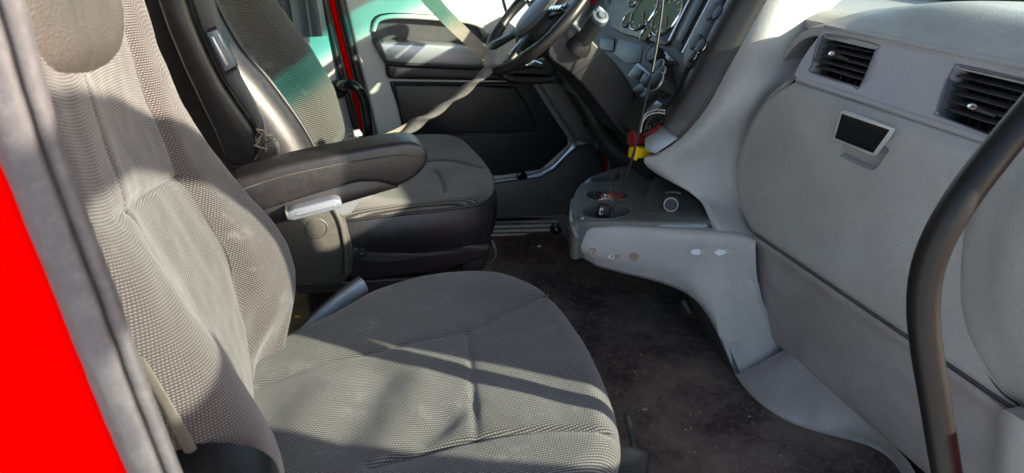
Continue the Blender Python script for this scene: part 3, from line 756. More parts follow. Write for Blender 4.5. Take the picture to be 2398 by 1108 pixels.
# stitched edge of the pad
sti = spline([PY(1204,206,2.3615), PY(1226,240,2.3605), PY(1248,284,2.3605), PY(1254,302,2.3615), PY(1238,312,2.363)], 46)
for k in range(0, 45, 2): tube('stitch', [sti[k]+V(0,-.001,0), sti[k+1]+V(0,-.001,0)], .0024, M['leather'], pad, 2, 6, curve=False)
tube('piping', [PY(1000,326,2.374), PY(1120,320,2.374), PY(1250,314,2.374)], .003, M['leather'], dd, 20, 6)
def ribbon(name, px, y, w, m, parent, dy=.012):
    P = spline([PY(a, b, y) for a, b in px], 50); A = []; B = []
    for i, p in enumerate(P):
        t = (P[min(i+1,49)]-P[max(i-1,0)]).normalized(); n = t.cross(V(0,1,0)).normalized()
        A.append(p-n*w); B.append(p+n*w)
    mid = [p-V(0,.006,0) for p in P]
    return grid(name, [A, mid, B], m, parent, V(0,dy,0), 50)
ribbon('silver_trim', [(1256,196),(1290,250),(1338,322),(1345,336),(1338,352),(1300,392),(1272,408)], 2.368, .011, M['silver'], dd)
ribbon('silver_trim', [(1272,409),(1230,420),(1178,428),(1140,432)], 2.364, .011, M['silver'], dd)
low = ppoly('bin', [(1120,436),(1268,416),(1300,398),(1345,352),(1392,342),(1412,380),(1405,470),(1340,505),(1120,515)], 2.345, .05, M['grey_dark'], dd, .008, 2)
ppoly('speaker_panel', [(1282,420),(1302,402),(1345,356),(1388,350),(1404,390),(1398,450),(1340,492),(1300,476),(1280,455)], 2.339, .02, M['grey_dark'], dd, .004, 2, rnd=30)
lathe('drain_hole', PY(1222,414,2.362), (0,-1,0), [(.020,0),(.020,.006),(.016,.008),(0,.005)], M['gloss'], dd, 20)
ppoly('diagonal_trim', [(1262,190),(1330,182),(1372,264),(1404,334),(1390,340),(1348,330),(1346,318),(1300,250)], 2.372, .03, M['tray'], dd, .006, 2)
# inner handle with its cup
tube('handle_loop', [PY(1170,168,2.335), PY(1196,185,2.33), PY(1250,189,2.33), PY(1298,186,2.33), PY(1308,170,2.33), PY(1300,145,2.335), PY(1286,120,2.345)], .012, M['black_soft'], dd, 40, 10)
ppoly('handle_cup', [(1192,150),(1280,140),(1302,150),(1302,182),(1200,180)], 2.352, .02, M['black'], dd, .004, 1)
tube('handle', [PY(1168,166,2.33), PY(1200,156,2.32), PY(1240,149,2.318), PY(1268,155,2.325)], lambda t: .012+.006*math.sin(math.pi*t), M['chrome'], dd, 30, 14, .7)
tube('mirror_pod', [PY(1128,92,2.37), PY(1146,90,2.36), PY(1165,100,2.37)], lambda t: .018*(.5+math.sin(math.pi*t)*.6), M['grey_dark'], dd, 14, 12)
extr('window_pane', [PY(1040,-95,2.41), PY(1122,-10,2.41), PY(1182,38,2.41), PY(1262,100,2.41), PY(1400,100,2.41), PY(1400,-95,2.41)], (0,.004,0), M['pane'], dd, 0)
tube('mirror_arm', [PY(1172,-40,2.60), PY(1178,0,2.60), PY(1187,32,2.60)], .006, M['black'], dd, 10, 8)

# scuff strip on the far sill and the knob beside it
ss = thing('sill_strip', tuple(PY(1240,545,2.30)-V(0,0,.0)), 'ribbed aluminium scuff strip on the far door sill', 'scuff strip')
A, B = PZ(1120,548,.012), PZ(1335,536,.012)
ppoly('strip_bed', [(1110,552),(1330,548),(1330,518),(1110,528)], 2.33, .03, M['alu'], ss, .002, 1)
for k in range(6):
    y = 521+5*k
    ppoly('rib', [(1110,y+6.5),(1328,y+1.5),(1328,y+3.2),(1110,y+8.5)], 2.322, .012, M['alu' if k % 2 else 'grey_dark'], ss, .0005, 1)
kn = thing('floor_knob', tuple(PY(1302,560,2.1)), 'small dark ball knob on a stub beside the cup holder console', 'knob')
lathe('ball', PY(1302,536,1.9), (0,-1,0), [(0,-.02),(.012,-.017),(.018,-.008),(.019,0),(.017,.009),(.010,.016),(0,.019)], M['gloss'], kn, 18)
tube('stub', [PY(1304,536,1.9), PY(1322,532,1.9), PY(1326,505,1.9)], .007, M['chrome'], kn, 10, 8)

# ================================================================== steering wheel and column
sw = thing('steering_wheel', (.66, 1.93, .70), 'dark steering wheel with seat belt wrapped round its lower rim', 'steering wheel')
WC = V(.66, 1.93, .86); wu = V(math.cos(R_(45)), 0, math.sin(R_(45))); wv = V(0, 1, 0); wn_ = V(-wu.z, 0, wu.x)
def WP(r, a, h=0): return WC+wu*(r*math.cos(a))+wv*(r*math.sin(a))+wn_*h
rimP = [WP(.200, 2*math.pi*k/90) for k in range(91)]
tube('rim', rimP, lambda t: .0155+.0012*math.sin(t*60), M['black_soft'], sw, 0, 16, curve=False, cap=False)
lathe('hub', WC-wn_*.045, wn_, [(.095,-.03),(.10,0),(.098,.03),(.085,.045),(.05,.053),(0,.055)], M['black_soft'], sw, 40, sx=1.05, sy=.82, up=(0,1,0))
lathe('horn_pad', WC+wn_*.006, wn_, [(.078,-.006),(.080,.0),(.072,.010),(.04,.016),(0,.018)], M['grey_dark'], sw, 40, sx=1.1, sy=.75, up=(0,1,0))
for a in (math.pi*.82, math.pi*1.18, math.pi*.42, -math.pi*.42):
    extr('spoke', [WP(.07, a-.26, -.012), WP(.07, a+.26, -.012), WP(.196, a+.10, .002), WP(.196, a-.10, .002)], wn_*.014, M['black_soft'], sw, .004, 2)
    extr('spoke_trim', [WP(.10, a-.10, .004), WP(.10, a+.10, .004), WP(.175, a+.04, .017), WP(.175, a-.04, .017)], wn_*.003, M['blue_dark'], sw, .0015, 1)
for sgn in (-1, 1):
    for k in range(4):
        lathe('button', WP(.105+.016*k, sgn*math.pi*.44, .014), wn_, [(.008,0),(.008,.006),(.006,.008),(0,.008)], M['chrome'], sw, 14)
cl = thing('steering_column', (.85, 1.93, .0), 'dark plastic steering column shroud running down to the floor', 'steering column')
side = [(1282,122),(1296,98),(1330,72),(1372,82),(1406,112),(1444,150),(1478,200),(1502,258),(1514,318),(1500,344),(1460,318),(1415,262),(1375,212),(1330,168),(1292,142)]
P0 = spline([PY(a, b, 1.765) for a, b in side], 60, True)
extr('shroud', P0, (0,.20,0), M['black_soft'], cl, .018, 4, 60)
tube('shroud_joint', [PY(1404,122,1.7635), PY(1378,152,1.7635), PY(1350,172,1.7635)], .0012, M['gloss'], cl, 20, 5)
ppoly('shroud_cap', [(1318,92),(1330,50),(1372,70),(1392,96),(1365,128)], 1.757, .20, M['grey_dark'], cl, .022, 4, smooth=60)
ppoly('wheel_collar', [(1290,100),(1318,52),(1352,30),(1366,66),(1330,112)], 1.78, .20, M['grey_dark'], cl, .02, 3, smooth=60)
tube('lower_shaft', [V(.95,1.93,.52), V(1.05,1.93,.30), V(1.2,1.93,.1)], .03, M['black'], cl, 10, 12)
# stalk
sk = thing('control_stalk', tuple(PY(1365,100,1.80)), 'black control stalk with a grey push button tip beside the column', 'stalk')
tube('lever', [PY(1366,94,1.735), PY(1384,68,1.72), PY(1402,42,1.705)], lambda t: .021+.0015*t, M['black'], sk, 20, 20)
ax = (PY(1406,36,1.70)-PY(1384,68,1.72)).normalized()
fc = (CAMP-PY(1408,40,1.69)).normalized()
lathe('tip', PY(1402,44,1.705), fc*.5+ax*.8, [(.0225,-.004),(.023,.008),(.021,.014),(.014,.016),(.013,.014),(0,.014)], M['blue_dark'], sk, 24)
lathe('push_button', PY(1402,44,1.705)+(fc*.5+ax*.8).normalized()*.013, fc*.5+ax*.8, [(.010,0),(.010,.006),(.008,.008),(0,.008)], M['blue_dark'], sk, 18)
ppoly('tip_fin', [(1396,22),(1404,13),(1418,26),(1414,36),(1398,36)], 1.698, .012, M['blue_dark'], sk, .003, 2)
lathe('boot', PY(1360,102,1.755), (PY(1402,42,1.705)-PY(1366,94,1.735)), [(.034,-.02),(.032,0),(.026,.012),(.022,.02)], M['black'], sk, 20)

# driver belt: tan strap down to the wheel, then twisted back to the seat
sb = thing('driver_seat_belt', tuple(PY(900,325,1.95)), 'tan driver seat belt looped round the wheel and twisted back to the seat', 'seat belt')
def flatstrap(name, a, b, m, parent, thick=V(.001,.003,0), n=20, sag=0):
    """a, b: lists of edge points"""
    return grid(name, [spline(a, n), spline([p.lerp(q, .33) for p, q in zip(a, b)], n), spline([p.lerp(q, .67) for p, q in zip(a, b)], n), spline(b, n)], m, parent, thick, 40)
flatstrap('upper_strap', [PY(940,-70,2.02), PY(985,0,2.0), PY(1050,68,1.96), PY(1098,112,1.92), PY(1140,150,1.87)], [PY(985,-75,2.02), PY(1030,-2,2.0), PY(1090,62,1.96), PY(1128,98,1.92), PY(1166,134,1.87)], M['belt'], sb)
flatstrap('wrap', [PY(1142,118,1.85), PY(1134,140,1.84), PY(1136,162,1.85), PY(1146,172,1.90)], [PY(1166,116,1.85), PY(1160,138,1.84), PY(1160,156,1.85), PY(1165,166,1.90)], M['belt_grey'], sb)
tw = [PY(1148,160,1.86), PY(1128,178,1.86), PY(1075,222,1.88), PY(1020,262,1.90), PY(965,296,1.92), PY(915,335,1.94)]
tube('twisted_strap', tw, lambda t: .0125+.0025*math.sin(t*11)+.004*t, M['belt_grey'], sb, 160, 12, .55, up=(0,0,1), twist=13.0)
flatstrap('lap_strap', [PY(860,330,2.05), PY(920,305,2.06), PY(985,272,2.07)], [PY(880,336,2.05), PY(935,311,2.06), PY(995,278,2.07)], M['belt'], sb)

# ================================================================== dashboard
da = thing('dashboard', (1.2, 1.3, 0), 'grey moulded dashboard sweeping from the instruments to the passenger side', 'dashboard')
Ys = [1.60, 1.46, 1.30, 1.10, .90, .72, .55]
# top pad from the vent panel forward to the windscreen
prof_top = [(1.128,.884),(1.135,.892),(1.165,.908),(1.21,.933),(1.255,.950),(1.31,.955),(1.45,.950),(1.65,.935)]
def crest(y): return 1 if y < 1.15 else max(.30, 1-.70*((y-1.15)/.26)**1.3)
loft('top_pad', [[V(x, y, .884+(z-.884)*crest(y)-.07*max(0, (y-1.36)/.10)**2) for y in (1.47,1.44,1.41,1.37,1.33,1.25,1.15,1.0,.85,.6,.49)] for x, z in prof_top], 80, 50, M['grey'], da, V(0,0,-.02))
loft('centre_top', [[V(x, y, z) for y in (2.36,2.0,1.6,1.45,1.39)] for x, z in ((1.20,.880),(1.24,.893),(1.30,.899),(1.45,.902),(1.65,.905))], 30, 20, M['grey'], da, V(0,0,-.02))
# strip above the vents
box('screen_edge', (1.675, 1.43, .925), (.06, 1.9, .07), M['black'], da, .008)
# vent panel
def vp(y, t):
    x = 1.078+.052*t+.006*math.sin(math.pi*t); z = .780+.104*t; return V(x, y, z)
ytop, ybot = 1.352, 1.338
rowsv = []
for j in range(25):
    t = j/24; y0 = 1.338+.028*math.sin(math.pi*min(1, .08+t*.92))**.5-.010*t
    rowsv.append([vp(y0+(.50-y0)*i/70, t) for i in range(71)])
vpan = grid('vent_panel', rowsv, M['ventpanel'], da, V(.03,0,-.004))
def quad(px, off=0):
    out = []
    for a, b in px:
        # meet the vent panel
        d = ray(a, b); lo, hi = .0003, .003
        for _ in range(50):
            m_ = (lo+hi)/2; p = CAMP+d*m_
            t = (p.z-.780)/.104; xx = 1.078+.052*max(-.5, min(1.5, t))
            if p.x < xx: lo = m_
            else: hi = m_
        out.append(CAMP+d*lo)
    return out
nin = V(.9, 0, -.43)
ventL = [(1900,150),(1912,100),(1924,84),(1945,80),(2054,104),(2048,122),(2012,204),(1990,198),(1898,168)]
ventR = [(2192,258),(2212,195),(2232,160),(2252,152),(2480,208),(2470,240),(2420,345),(2400,348),(2200,272)]
cs = []
for q in (ventL, ventR):
    P = [p-nin*.03 for p in quad(q)]; cs.append(extr('cutter', P, nin*.10, None, None, 0))
cut(vpan, cs)
loft('vent_panel_lip', [[vp(y, 1.0)+d for y in (1.345,1.2,1.0,.8,.5)] for d in (V(-.001,0,.000), V(-.003,0,.004), V(.002,0,.008), V(.012,0,.007))], 40, 10, M['grey'], da, V(.01,0,-.01))
loft('vent_panel_foot', [[vp(y, 0)+d for y in (1.338,1.2,1.0,.8,.5)] for d in (V(.0,0,.002), V(-.006,0,-.003), V(-.004,0,-.010), V(.012,0,-.014))], 40, 10, M['ventpanel'], da, V(.012,0,.0))
for q, cols, lab in ((ventL, 6, 'a'), (ventR, 8, 'b')):
    P = quad(q); tl, tr, br, bl = P[3], P[4], P[6], P[-1]
    if lab == 'a': bl = quad([(1893,164)])[0]; tl = quad([(1926,82)])[0]
    else: bl = quad([(2195,270)])[0]; tl = quad([(2228,152)])[0]
    back = [p+nin*.055 for p in (tl, tr, br, bl)]
    vt = extr('air_vent', back, nin*.01, M['void'], da, 0)
    rim = spline([p+nin*.002 for p in P], 60, True)
    tube('vent_bezel', rim+[rim[0]], .0017, M['silver_pale'], vt, 0, 8, curve=False)
    for k, (a_, b_) in enumerate(((tl, bl), (bl, br), (br, tr), (tr, tl))):
        extr('vent_wall', [a_+nin*.004, b_+nin*.004, b_+nin*.06, a_+nin*.06], (V(0,0,.001) if k % 2 else V(0,.001,0)), M['silver_pale'] if k == 0 else M['black'], vt, 0)
    nh = 5
    for k in range(1, nh+1):
        t = k/(nh+1)+.0; a_ = tl.lerp(bl, t)+nin*.014; b_ = tr.lerp(br, t)+nin*.014
        extr('slat', [a_, b_, b_+V(.020,0,.002), a_+V(.020,0,.002)], (0,0,.0018), M['grey_dark'], vt, .0008, 1)
    for k in range(1, cols+1):
        t = k/(cols+1); a_ = tl.lerp(tr, t)+nin*.032; b_ = bl.lerp(br, t)+nin*.032
        extr('fin', [a_, b_, b_+nin*.02, a_+nin*.02], (0,.0018,0), M['black_soft'], vt, 0)
    kc = (quad([(1962,132)]) if lab == 'a' else quad([(2295,258)]))[0]
    yv = V(0,-1,0)
    tube('vent_knob', [kc+nin*.012+V(0,-.022,0), kc+nin*.004+V(0,-.010,0), kc-nin*.004+V(0,.002,0), kc-nin*.002+V(0,.010,0)], lambda t: .0035+.003*t, M['black_soft'], vt, 14, 12, .8)
    lathe('knob_face', kc-nin*.010+V(0,.008,0), -nin, [(.0075,-.002),(.0075,.001),(.0055,.0015),(.0045,.0),(0,.0)], M['chrome'], vt, 16, sx=1.2, sy=.7)

# glovebox door
def gb(y, t):
    pr = [(.772,1.092),(.768,1.074),(.752,1.060),(.70,1.050),(.62,1.045),(.52,1.043),(.44,1.045),(.395,1.050),(.383,1.056),(.379,1.072)]
    k = t*(len(pr)-1); i = min(int(k), len(pr)-2); u = k-i
    return V(pr[i][1]*(1-u)+pr[i+1][1]*u, y, pr[i][0]*(1-u)+pr[i+1][0]*u)
Gpx = [(1842,193),(1800,228),(1766,282),(1742,345),(1732,400),(1733,445),(1744,498),(1770,553)]
Gc = []
for a, b in Gpx:
    Gc.append(PX(a, b, 1.062))
def gleft(z):
    for p, q in zip(Gc, Gc[1:]):
        if p.z >= z >= q.z: return p.y+(q.y-p.y)*(p.z-z)/(p.z-q.z)
    return Gc[0].y if z > Gc[0].z else Gc[-1].y
rowsg = []
NG = 60
for j in range(NG):
    base = gb(0, j/(NG-1)); yl = gleft(base.z); r = []
    for i in range(90):
        s = i/89; y = yl+(.60-yl)*s
        p = V(base.x, y, base.z)
        e = max(0, 1-(yl-y)/.022); p.x += .022*(1-math.sqrt(max(0, 1-e*e)))
        r.append(p)
    rowsg.append(r)
gbd = grid('glovebox_door', rowsg, M['grey'], da, V(.028,0,0))
lat = [(1968,262),(1978,258),(2090,300),(2086,312),(2048,364),(2036,362),(1950,326),(1952,312)]
lr = [(1962,330),(2046,362),(2044,372),(2022,408),(2005,410),(1940,380),(1930,362),(1940,338)]
c = extr('cutter', [PX(a, b, 1.020) for a, b in lr], (.042,0,.010), None, None, 0); c2 = extr('cutter', spline([PX(a, b, 1.020) for a, b in lr], 24, True), (.045,0,.014), None, None, 0)
bpy.data.objects.remove(c)
cut(gbd, [c2])
lt = extr('latch_frame', [PX(a, b, 1.0405) for a, b in lat], (.007,0,.0), M['bright_trim'], gbd, .0008, 2)
extr('latch', [PX(a, b, 1.0398) for a, b in [(1971,266),(2083,304.5),(2044,359),(1954.5,323.5)]], (.008,0,0), M['gloss'], gbd, .0006, 1)

# centre wing between the instruments and the glovebox
E_ = [PY(1850,-75,1.52), PY(1795,0,1.52), PY(1745,88,1.52), PY(1698,172,1.52), PY(1640,272,1.525), PY(1588,330,1.54), PY(1540,362,1.565), PY(1514,370,1.58), PY(1516,388,1.58), PY(1545,412,1.568), PY(1596,438,1.54), PY(1640,472,1.49), PY(1660,508,1.445), PY(1668,532,1.425)]
G_ = [PX(2010,-30,1.36), PX(1945,25,1.28), PX(1905,110,1.22), PX(1868,180,1.15), PX(1800,240,1.098), PX(1758,305,1.080), PX(1738,362,1.074), PX(1731,410,1.072), PX(1731,440,1.072), PX(1735,465,1.071), PX(1743,495,1.07), PX(1752,520,1.068), PX(1762,540,1.065), PX(1772,560,1.060)]
mid1, mid2, mid3 = [], [], []
for a, b in zip(E_, G_):
    mid1.append(a.lerp(b, .25)+V(-.012,-.018,.0)); mid2.append(a.lerp(b, .60)+V(-.002,-.012,0)); mid3.append(a.lerp(b, .86)+V(.010,.002,0))
edge = [p+V(.006,.012,0) for p in E_]
loft('centre_wing', [edge, E_, mid1, mid2, mid3, G_], 90, 50, M['grey'], da, V(.012,.012,0))
tube('wing_seam', [p+V(-.002,-.004,0) for p in [PX(a, b, 1.064) for a, b in Gpx]], .0022, M['grey'], da, 60, 8)
# dash body behind (keeps daylight out)
extr('dash_core', [V(1.15,.52,.40), V(1.17,.52,.86), V(1.30,.52,.87), V(1.30,.52,.40)], (0,.90,0), M['void'], da, 0)
extr('instrument_core', [V(.99,1.66,.40), V(1.10,1.66,.90), V(1.16,1.66,1.02), V(1.30,1.66,.92), V(1.30,1.66,.30), V(1.12,1.66,.30)], (0,.72,0), M['void'], da, 0)
# kick panel under the glovebox
kp = [(1.049,.3782),(1.050,.365),(1.066,.335),(1.075,.30),(1.088,.22),(1.102,.14),(1.120,.085),(1.16,.06)]
kr = []
for k, (x, z) in enumerate(kp):
    kr.append([V(x+.012, 1.44, z), V(x+.004, 1.38, z), V(x, 1.345, z), V(x, 1.2, z), V(x, 1.0, z), V(x, .8, z), V(x-.005, .68, z), V(x-.02, .60, z), V(x-.03, .5, z)])
loft('kick_panel', kr, 70, 40, M['grey_low'], da, V(.02,0,0))
tube('panel_gap', [V(1.0515, y, .3785) for y in (1.36,1.2,1.0,.8,.62)], .0014, M['void'], da, 20, 6)
# end cap by the door
ecx = [(2420,262),(2398,292),(2345,370),(2300,442),(2262,520),(2248,600),(2246,700),(2262,775),(2300,850),(2345,915),(2392,950)]
ec0 = [PX(a, b, 1.052) for a, b in ecx]
ec1 = [PX(a+12, b, 1.036) for a, b in ecx]
ec2 = [PX(a+60, b+4, 1.018) for a, b in ecx]
ec3 = [PX(a+120, b+10, .992) for a, b in ecx]
ec4 = [PX(a+260, b+20, .965) for a, b in ecx]
loft('end_cap', [ec0, ec1, ec2, ec3, ec4], 50, 40, M['grey'], da, V(.03,0,0))
tube('end_cap_seam', [p+V(-.002,0,0) for p in ec0], .0022, M['black'], da, 50, 6)
lk = [PX(2400,500,.985)]
loft('door_post_trim', [[PX(2338,975,1.02), PX(2330,1050,1.03), PX(2310,1200,1.05)], [PX(2352,960,1.0), PX(2348,1050,1.0), PX(2330,1200,1.02)], [PX(2395,985,.985), PX(2380,1060,.99), PX(2370,1200,1.0)], [PX(2480,1030,.99), PX(2480,1100,.99), PX(2470,1200,1.0)]], 20, 20, M['grey'], da, V(.03,0,0))

# toe plate on the floor
toe_out = [(1728,888),(1752,918),(1790,952),(1840,982),(1900,1005),(1960,1020),(2020,1036),(2070,1062),(2105,1100),(2130,1160)]
toe_in = [(1842,816),(1872,828),(1905,860),(1945,900),(1985,938),(2020,972),(2060,1008),(2095,1045),(2130,1085),(2160,1140)]
T0 = [PZ(a, b, .006) for a, b in toe_out]; T1 = [PX(a, b, 1.128) for a, b in toe_in]
tp = loft('toe_plate', [T0, [a.lerp(b, .06)+V(0,0,.006) for a, b in zip(T0, T1)], [a.lerp(b, .5)+V(0,0,.002) for a, b in zip(T0, T1)], T1], 50, 24, M['grey_low'], None, V(.004,0,-.006))
tag(tp, 'grey scuffed toe plate curving across the passenger footwell floor', 'floor trim')

# ------------------------------------------------------------------ instruments
A_ = PY(1545,260,1.62); B_ = PY(1700,0,1.62); sl_ = (B_-A_).normalized(); ipn = V(-sl_.z, 0, sl_.x)
def IP(px, py, off=0.0):
    d = ray(px, py); P0 = A_+ipn*off; t = (P0-CAMP).dot(ipn)/d.dot(ipn); return CAMP+d*t
ipn_t = ipn
ins = thing('instrument_panel', tuple(IP(1560,280)), 'dark instrument panel with chrome ringed gauges facing the driver', 'instrument panel')
extr('fascia', [A_-sl_*.08+V(0,-.0,0), A_+sl_*.36, A_+sl_*.36+V(0,.74,0), A_-sl_*.08+V(0,.74,0)], -ipn*.02, M['fascia'], ins, 0)
def ipoly(name, px, off, d, m, par, bevel=.002, rnd=0):
    P = [IP(a, b, off) for a, b in px]
    if rnd: P = spline(P, rnd, True)
    return extr(name, P, ipn*d, m, par, bevel, 2)
cluster = ipoly('gauge_surround', [(1425,-60),(1424,30),(1434,66),(1462,80),(1520,96),(1560,108),(1580,96),(1612,0),(1640,-60)], .001, .006, M['black_soft'], ins, .002)
def gauge(px, py, r):
    c = IP(px, py, .008)
    gz = lathe('gauge', c, ipn, [(r,0),(r,.001),(0,.001)], M['dial'], ins, 40)
    lathe('gauge_ring', c, ipn, [(r*.97,.001),(r*.975,.004),(r*1.0,.005),(r*1.02,.003),(r*1.03,0)], M['chrome'], gz, 48, cap=False)
    for k in range(9):
        a = -2.2+4.4*k/8; f = frame_of(ipn); p = c+f@V(math.cos(a)*r*.72, math.sin(a)*r*.72, .0015); q = c+f@V(math.cos(a)*r*.86, math.sin(a)*r*.86, .0015)
        tube('tick', [p, q], r*.022, M['white'], gz, 2, 4, curve=False)
    f = frame_of(ipn); tube('needle', [c+V(0,0,0)+ipn*.004, c+f@V(r*.5, -r*.45, .004)], r*.03, M['redknob'], gz, 2, 6, curve=False)
    return gz
for a in ((1508,28,.060), (1562,38,.060), (1470,48,.024), (1514,80,.024), (1484,2,.022)): gauge(*a)
# vents and switches left of the cluster
ipoly('switch_plate', [(1408,90),(1440,96),(1438,122),(1405,116)], .001, .004, M['black'], ins)
ipoly('air_outlet', [(1418,-10),(1438,-6),(1434,16),(1420,12)], .001, .006, M['black'], ins)
ipoly('fascia_panel', [(1400,70),(1440,90),(1436,120),(1414,118)], .0005, .003, M['fascia'], ins, .001)
ipoly('recess_shade', [(1452,92),(1506,108),(1500,146),(1470,150),(1436,124)], .0005, .0012, M['black'], ins, .0004)  # flat black patch standing in for the shade inside a recess
# screen bay right of the gauges
ipoly('screen_bay', [(1566,92),(1630,-40),(1690,-40),(1592,124)], .001, .004, M['fascia'], ins)
ipoly('screen', [(1586,92),(1640,-20),(1662,-20),(1598,104)], .006, .004, M['satin_black'], ins, .001)
tube('screen_trim', [IP(1566,96,.008), IP(1600,28,.008), IP(1640,-50,.008)], .003, M['chrome'], ins, 10, 8)
tube('screen_trim', [IP(1598,124,.008), IP(1640,44,.008), IP(1690,-50,.008)], .003, M['chrome'], ins, 10, 8)
# oval button pods
pod = ipoly('button_pod', [(1604,150),(1612,110),(1650,30),(1680,-20),(1698,-20),(1694,30),(1650,120),(1622,160)], .006, .006, M['satin_black'], ins, .002, 40)
for px, py, r in ((1630,98,.020),(1642,108,.018),(1668,28,.022),(1682,30,.018),(1622,132,.014)):
    lathe('pod_button', IP(px, py, .014), ipn, [(r,0),(r*.95,.004),(r*.6,.005),(0,.005)], M['satin_black'], pod, 24)
    lathe('pod_ring', IP(px, py, .013), ipn, [(r*1.0,0),(r*1.04,.002),(r*1.08,0)], M['chrome'], pod, 24, cap=False)
# rotary knobs and rockers
for k, (px, py, r, h) in enumerate(((1538,132,.024,.02),(1562,168,.022,.035),(1566,184,.022,.035),(1566,208,.028,.05))):
    c = IP(px, py, .0)
    kb = lathe('rotary_knob', c, ipn, [(r*1.05,0),(r,.004),(r*.94,h*.8),(r*.86,h),(r*.5,h*1.04),(0,h*1.02)], M['satin_black'], ins, 30)
    f = frame_of(ipn)
    for q in range(14):
        a = 2*math.pi*q/14; d = f@V(math.cos(a), math.sin(a), 0)
        tube('knob_rib', [c+d*r*.99+ipn*.004, c+d*r*.93+ipn*h*.8], .0012, M['black'], kb, 2, 5, curve=False)
    lathe('knob_ring', c+ipn*h*.82, ipn, [(r*.95,0),(r*.98,.002),(r*.9,.005)], M['silver'], kb, 30, cap=False)
swf = ipoly('switch_frame', [(1472,178),(1496,148),(1548,194),(1536,214),(1520,206)], .004, .004, M['silver_pale'], ins, .001)
for px in (((1480,180),(1496,158),(1512,170),(1500,192)), ((1504,194),(1516,174),(1530,186),(1520,208))):
    ipoly('rocker', list(px), .006, .012, M['black'], ins, .003)
for px in (((1484,214),(1508,196),(1520,214),(1498,234)), ((1494,236),(1516,216),(1530,228),(1508,250)), ((1508,214),(1530,232),(1540,222),(1524,206))):
    ipoly('rocker', list(px), .004, .010, M['black_soft'], ins, .003)
ipoly('switch_slot', [(1552,128),(1560,122),(1586,146),(1580,154)], .003, .004, M['gloss'], ins, .001)
ipoly('silver_plate', [(1514,260),(1540,236),(1552,244),(1526,270)], .004, .003, M['silver'], ins, .001)
for dy in (0, 7):
    tube('shifter_gate', [IP(1500,310-dy*1.2,.012), IP(1505,285-dy,.012), IP(1518,270-dy,.012), IP(1540,264-dy,.012), IP(1556,266-dy,.012)], .0022, M['white'], ins, 24, 6)
ipoly('shifter_bezel', [(1506,312),(1512,280),(1540,268),(1556,272),(1550,292)], .003, .004, M['gloss'], ins, .001)
ipoly('red_tab', [(1506,316),(1546,292),(1550,299),(1514,323)], .004, .004, M['redknob'], ins, .002)
# dark rounded edge of the binnacle and its silver end
eL = [PY(1745,-75,1.60), PY(1702,0,1.60), PY(1640,120,1.595), PY(1586,222,1.595), PY(1560,262,1.595), PY(1556,280,1.59)]
eR = [PY(1848,-75,1.518), PY(1794,0,1.518), PY(1720,132,1.518), PY(1662,236,1.518), PY(1625,290,1.528), PY(1590,326,1.538)]
em = [a.lerp(b, .5)+V(-.022,-.006,.012) for a, b in zip(eL, eR)]
loft('binnacle_edge', [[p+V(.02,.02,0) for p in eL], eL, [a.lerp(b, .22)+V(-.016,0,.008) for a, b in zip(eL, eR)], em, [a.lerp(b, .82)+V(-.010,-.006,.004) for a, b in zip(eL, eR)], eR], 50, 30, M['black_soft'], ins, V(.01,.004,0))
extr('silver_end', [PY(1510,352,1.575), PY(1508,326,1.59), PY(1552,292,1.585), PY(1592,322,1.536), PY(1534,362,1.56)], (.02,.02,0), M['silver_dark'], ins, .004, 2)
# dark duct and panel under the column
tube('knee_duct', [PY(1322,170,2.26), PY(1362,232,2.22), PY(1408,308,2.15), PY(1440,356,2.05), PY(1486,384,1.92), PY(1540,400,1.75)], .034, M['black'], ins, 50, 14)
extr('knee_panel', [PY(1424,262,2.34), PY(1426,430,2.32), PY(1570,430,1.80), PY(1570,300,1.85), PY(1480,200,2.1)], (.06,.05,0), M['grey_dark'], ins, .01)

# brake valve knobs
vr = thing('red_valve_knob', tuple(PY(1490,330,1.64)), 'red octagonal air valve knob under the silver dash end', 'valve knob')
ax = V(-.95,-.10,.1).normalized(); c = PY(1482,326,1.64)
lathe('cap', c, ax, [(.019,-.005),(.0225,-.002),(.0225,.004),(.018,.007),(0,.006)], M['redknob'], vr, 8, 25)
lathe('stem', c-ax*.06, ax, [(.013,0),(.014,.05),(.014,.056)], M['redknob'], vr, 16)
vy = thing('yellow_valve_knob', tuple(PY(1490,360,1.63)), 'square yellow parking valve knob below the red knob', 'valve knob')
c = PY(1486,356,1.63); f = frame_of(ax)
extr('cap', [c+f@V(a, b, 0) for a, b in ((-.019,-.019),(.019,-.019),(.019,.019),(-.019,.019))], ax*.007, M['yellow'], vy, .002, 1)
extr('stem', [c-ax*.05+f@V(a, b, 0) for a, b in ((-.013,-.014),(.013,-.014),(.013,.014),(-.013,.014))], ax*.05, M['yellow'], vy, .002, 1)

# ================================================================== centre console
cc_ = thing('console', tuple(PZ(1725,885,.0)), 'grey console arm with cup holders reaching back from the dash', 'console')
topE = [(1346,548),(1362,536),(1400,531),(1480,532),(1570,537),(1660,543),(1720,548),(1772,562)]
botE = [(1344,575),(1356,600),(1392,624),(1450,642),(1520,660),(1600,688),(1650,722),(1690,800)]
def tY(px): return 1.545 if px < 1350 else (1.53 if px < 1375 else 1.515-(px-1400)/370*.155)
Tp = [PY(1338,545,1.60), PY(1346,538,1.56), PY(1366,534,1.53), PY(1420,532,1.51), PY(1500,534,1.475), PY(1590,539,1.435), PY(1680,545,1.395), PY(1735,551,1.372), PY(1770,562,1.358)]
Cr = [p+V(-.004,-.010,-.022) for p in Tp]
Md = [PY(1336,566,1.60), PY(1344,576,1.55), PY(1368,588,1.51), PY(1430,598,1.488), PY(1520,608,1.455), PY(1610,622,1.415), PY(1700,640,1.372), PY(1745,655,1.352), PY(1776,668,1.344)]
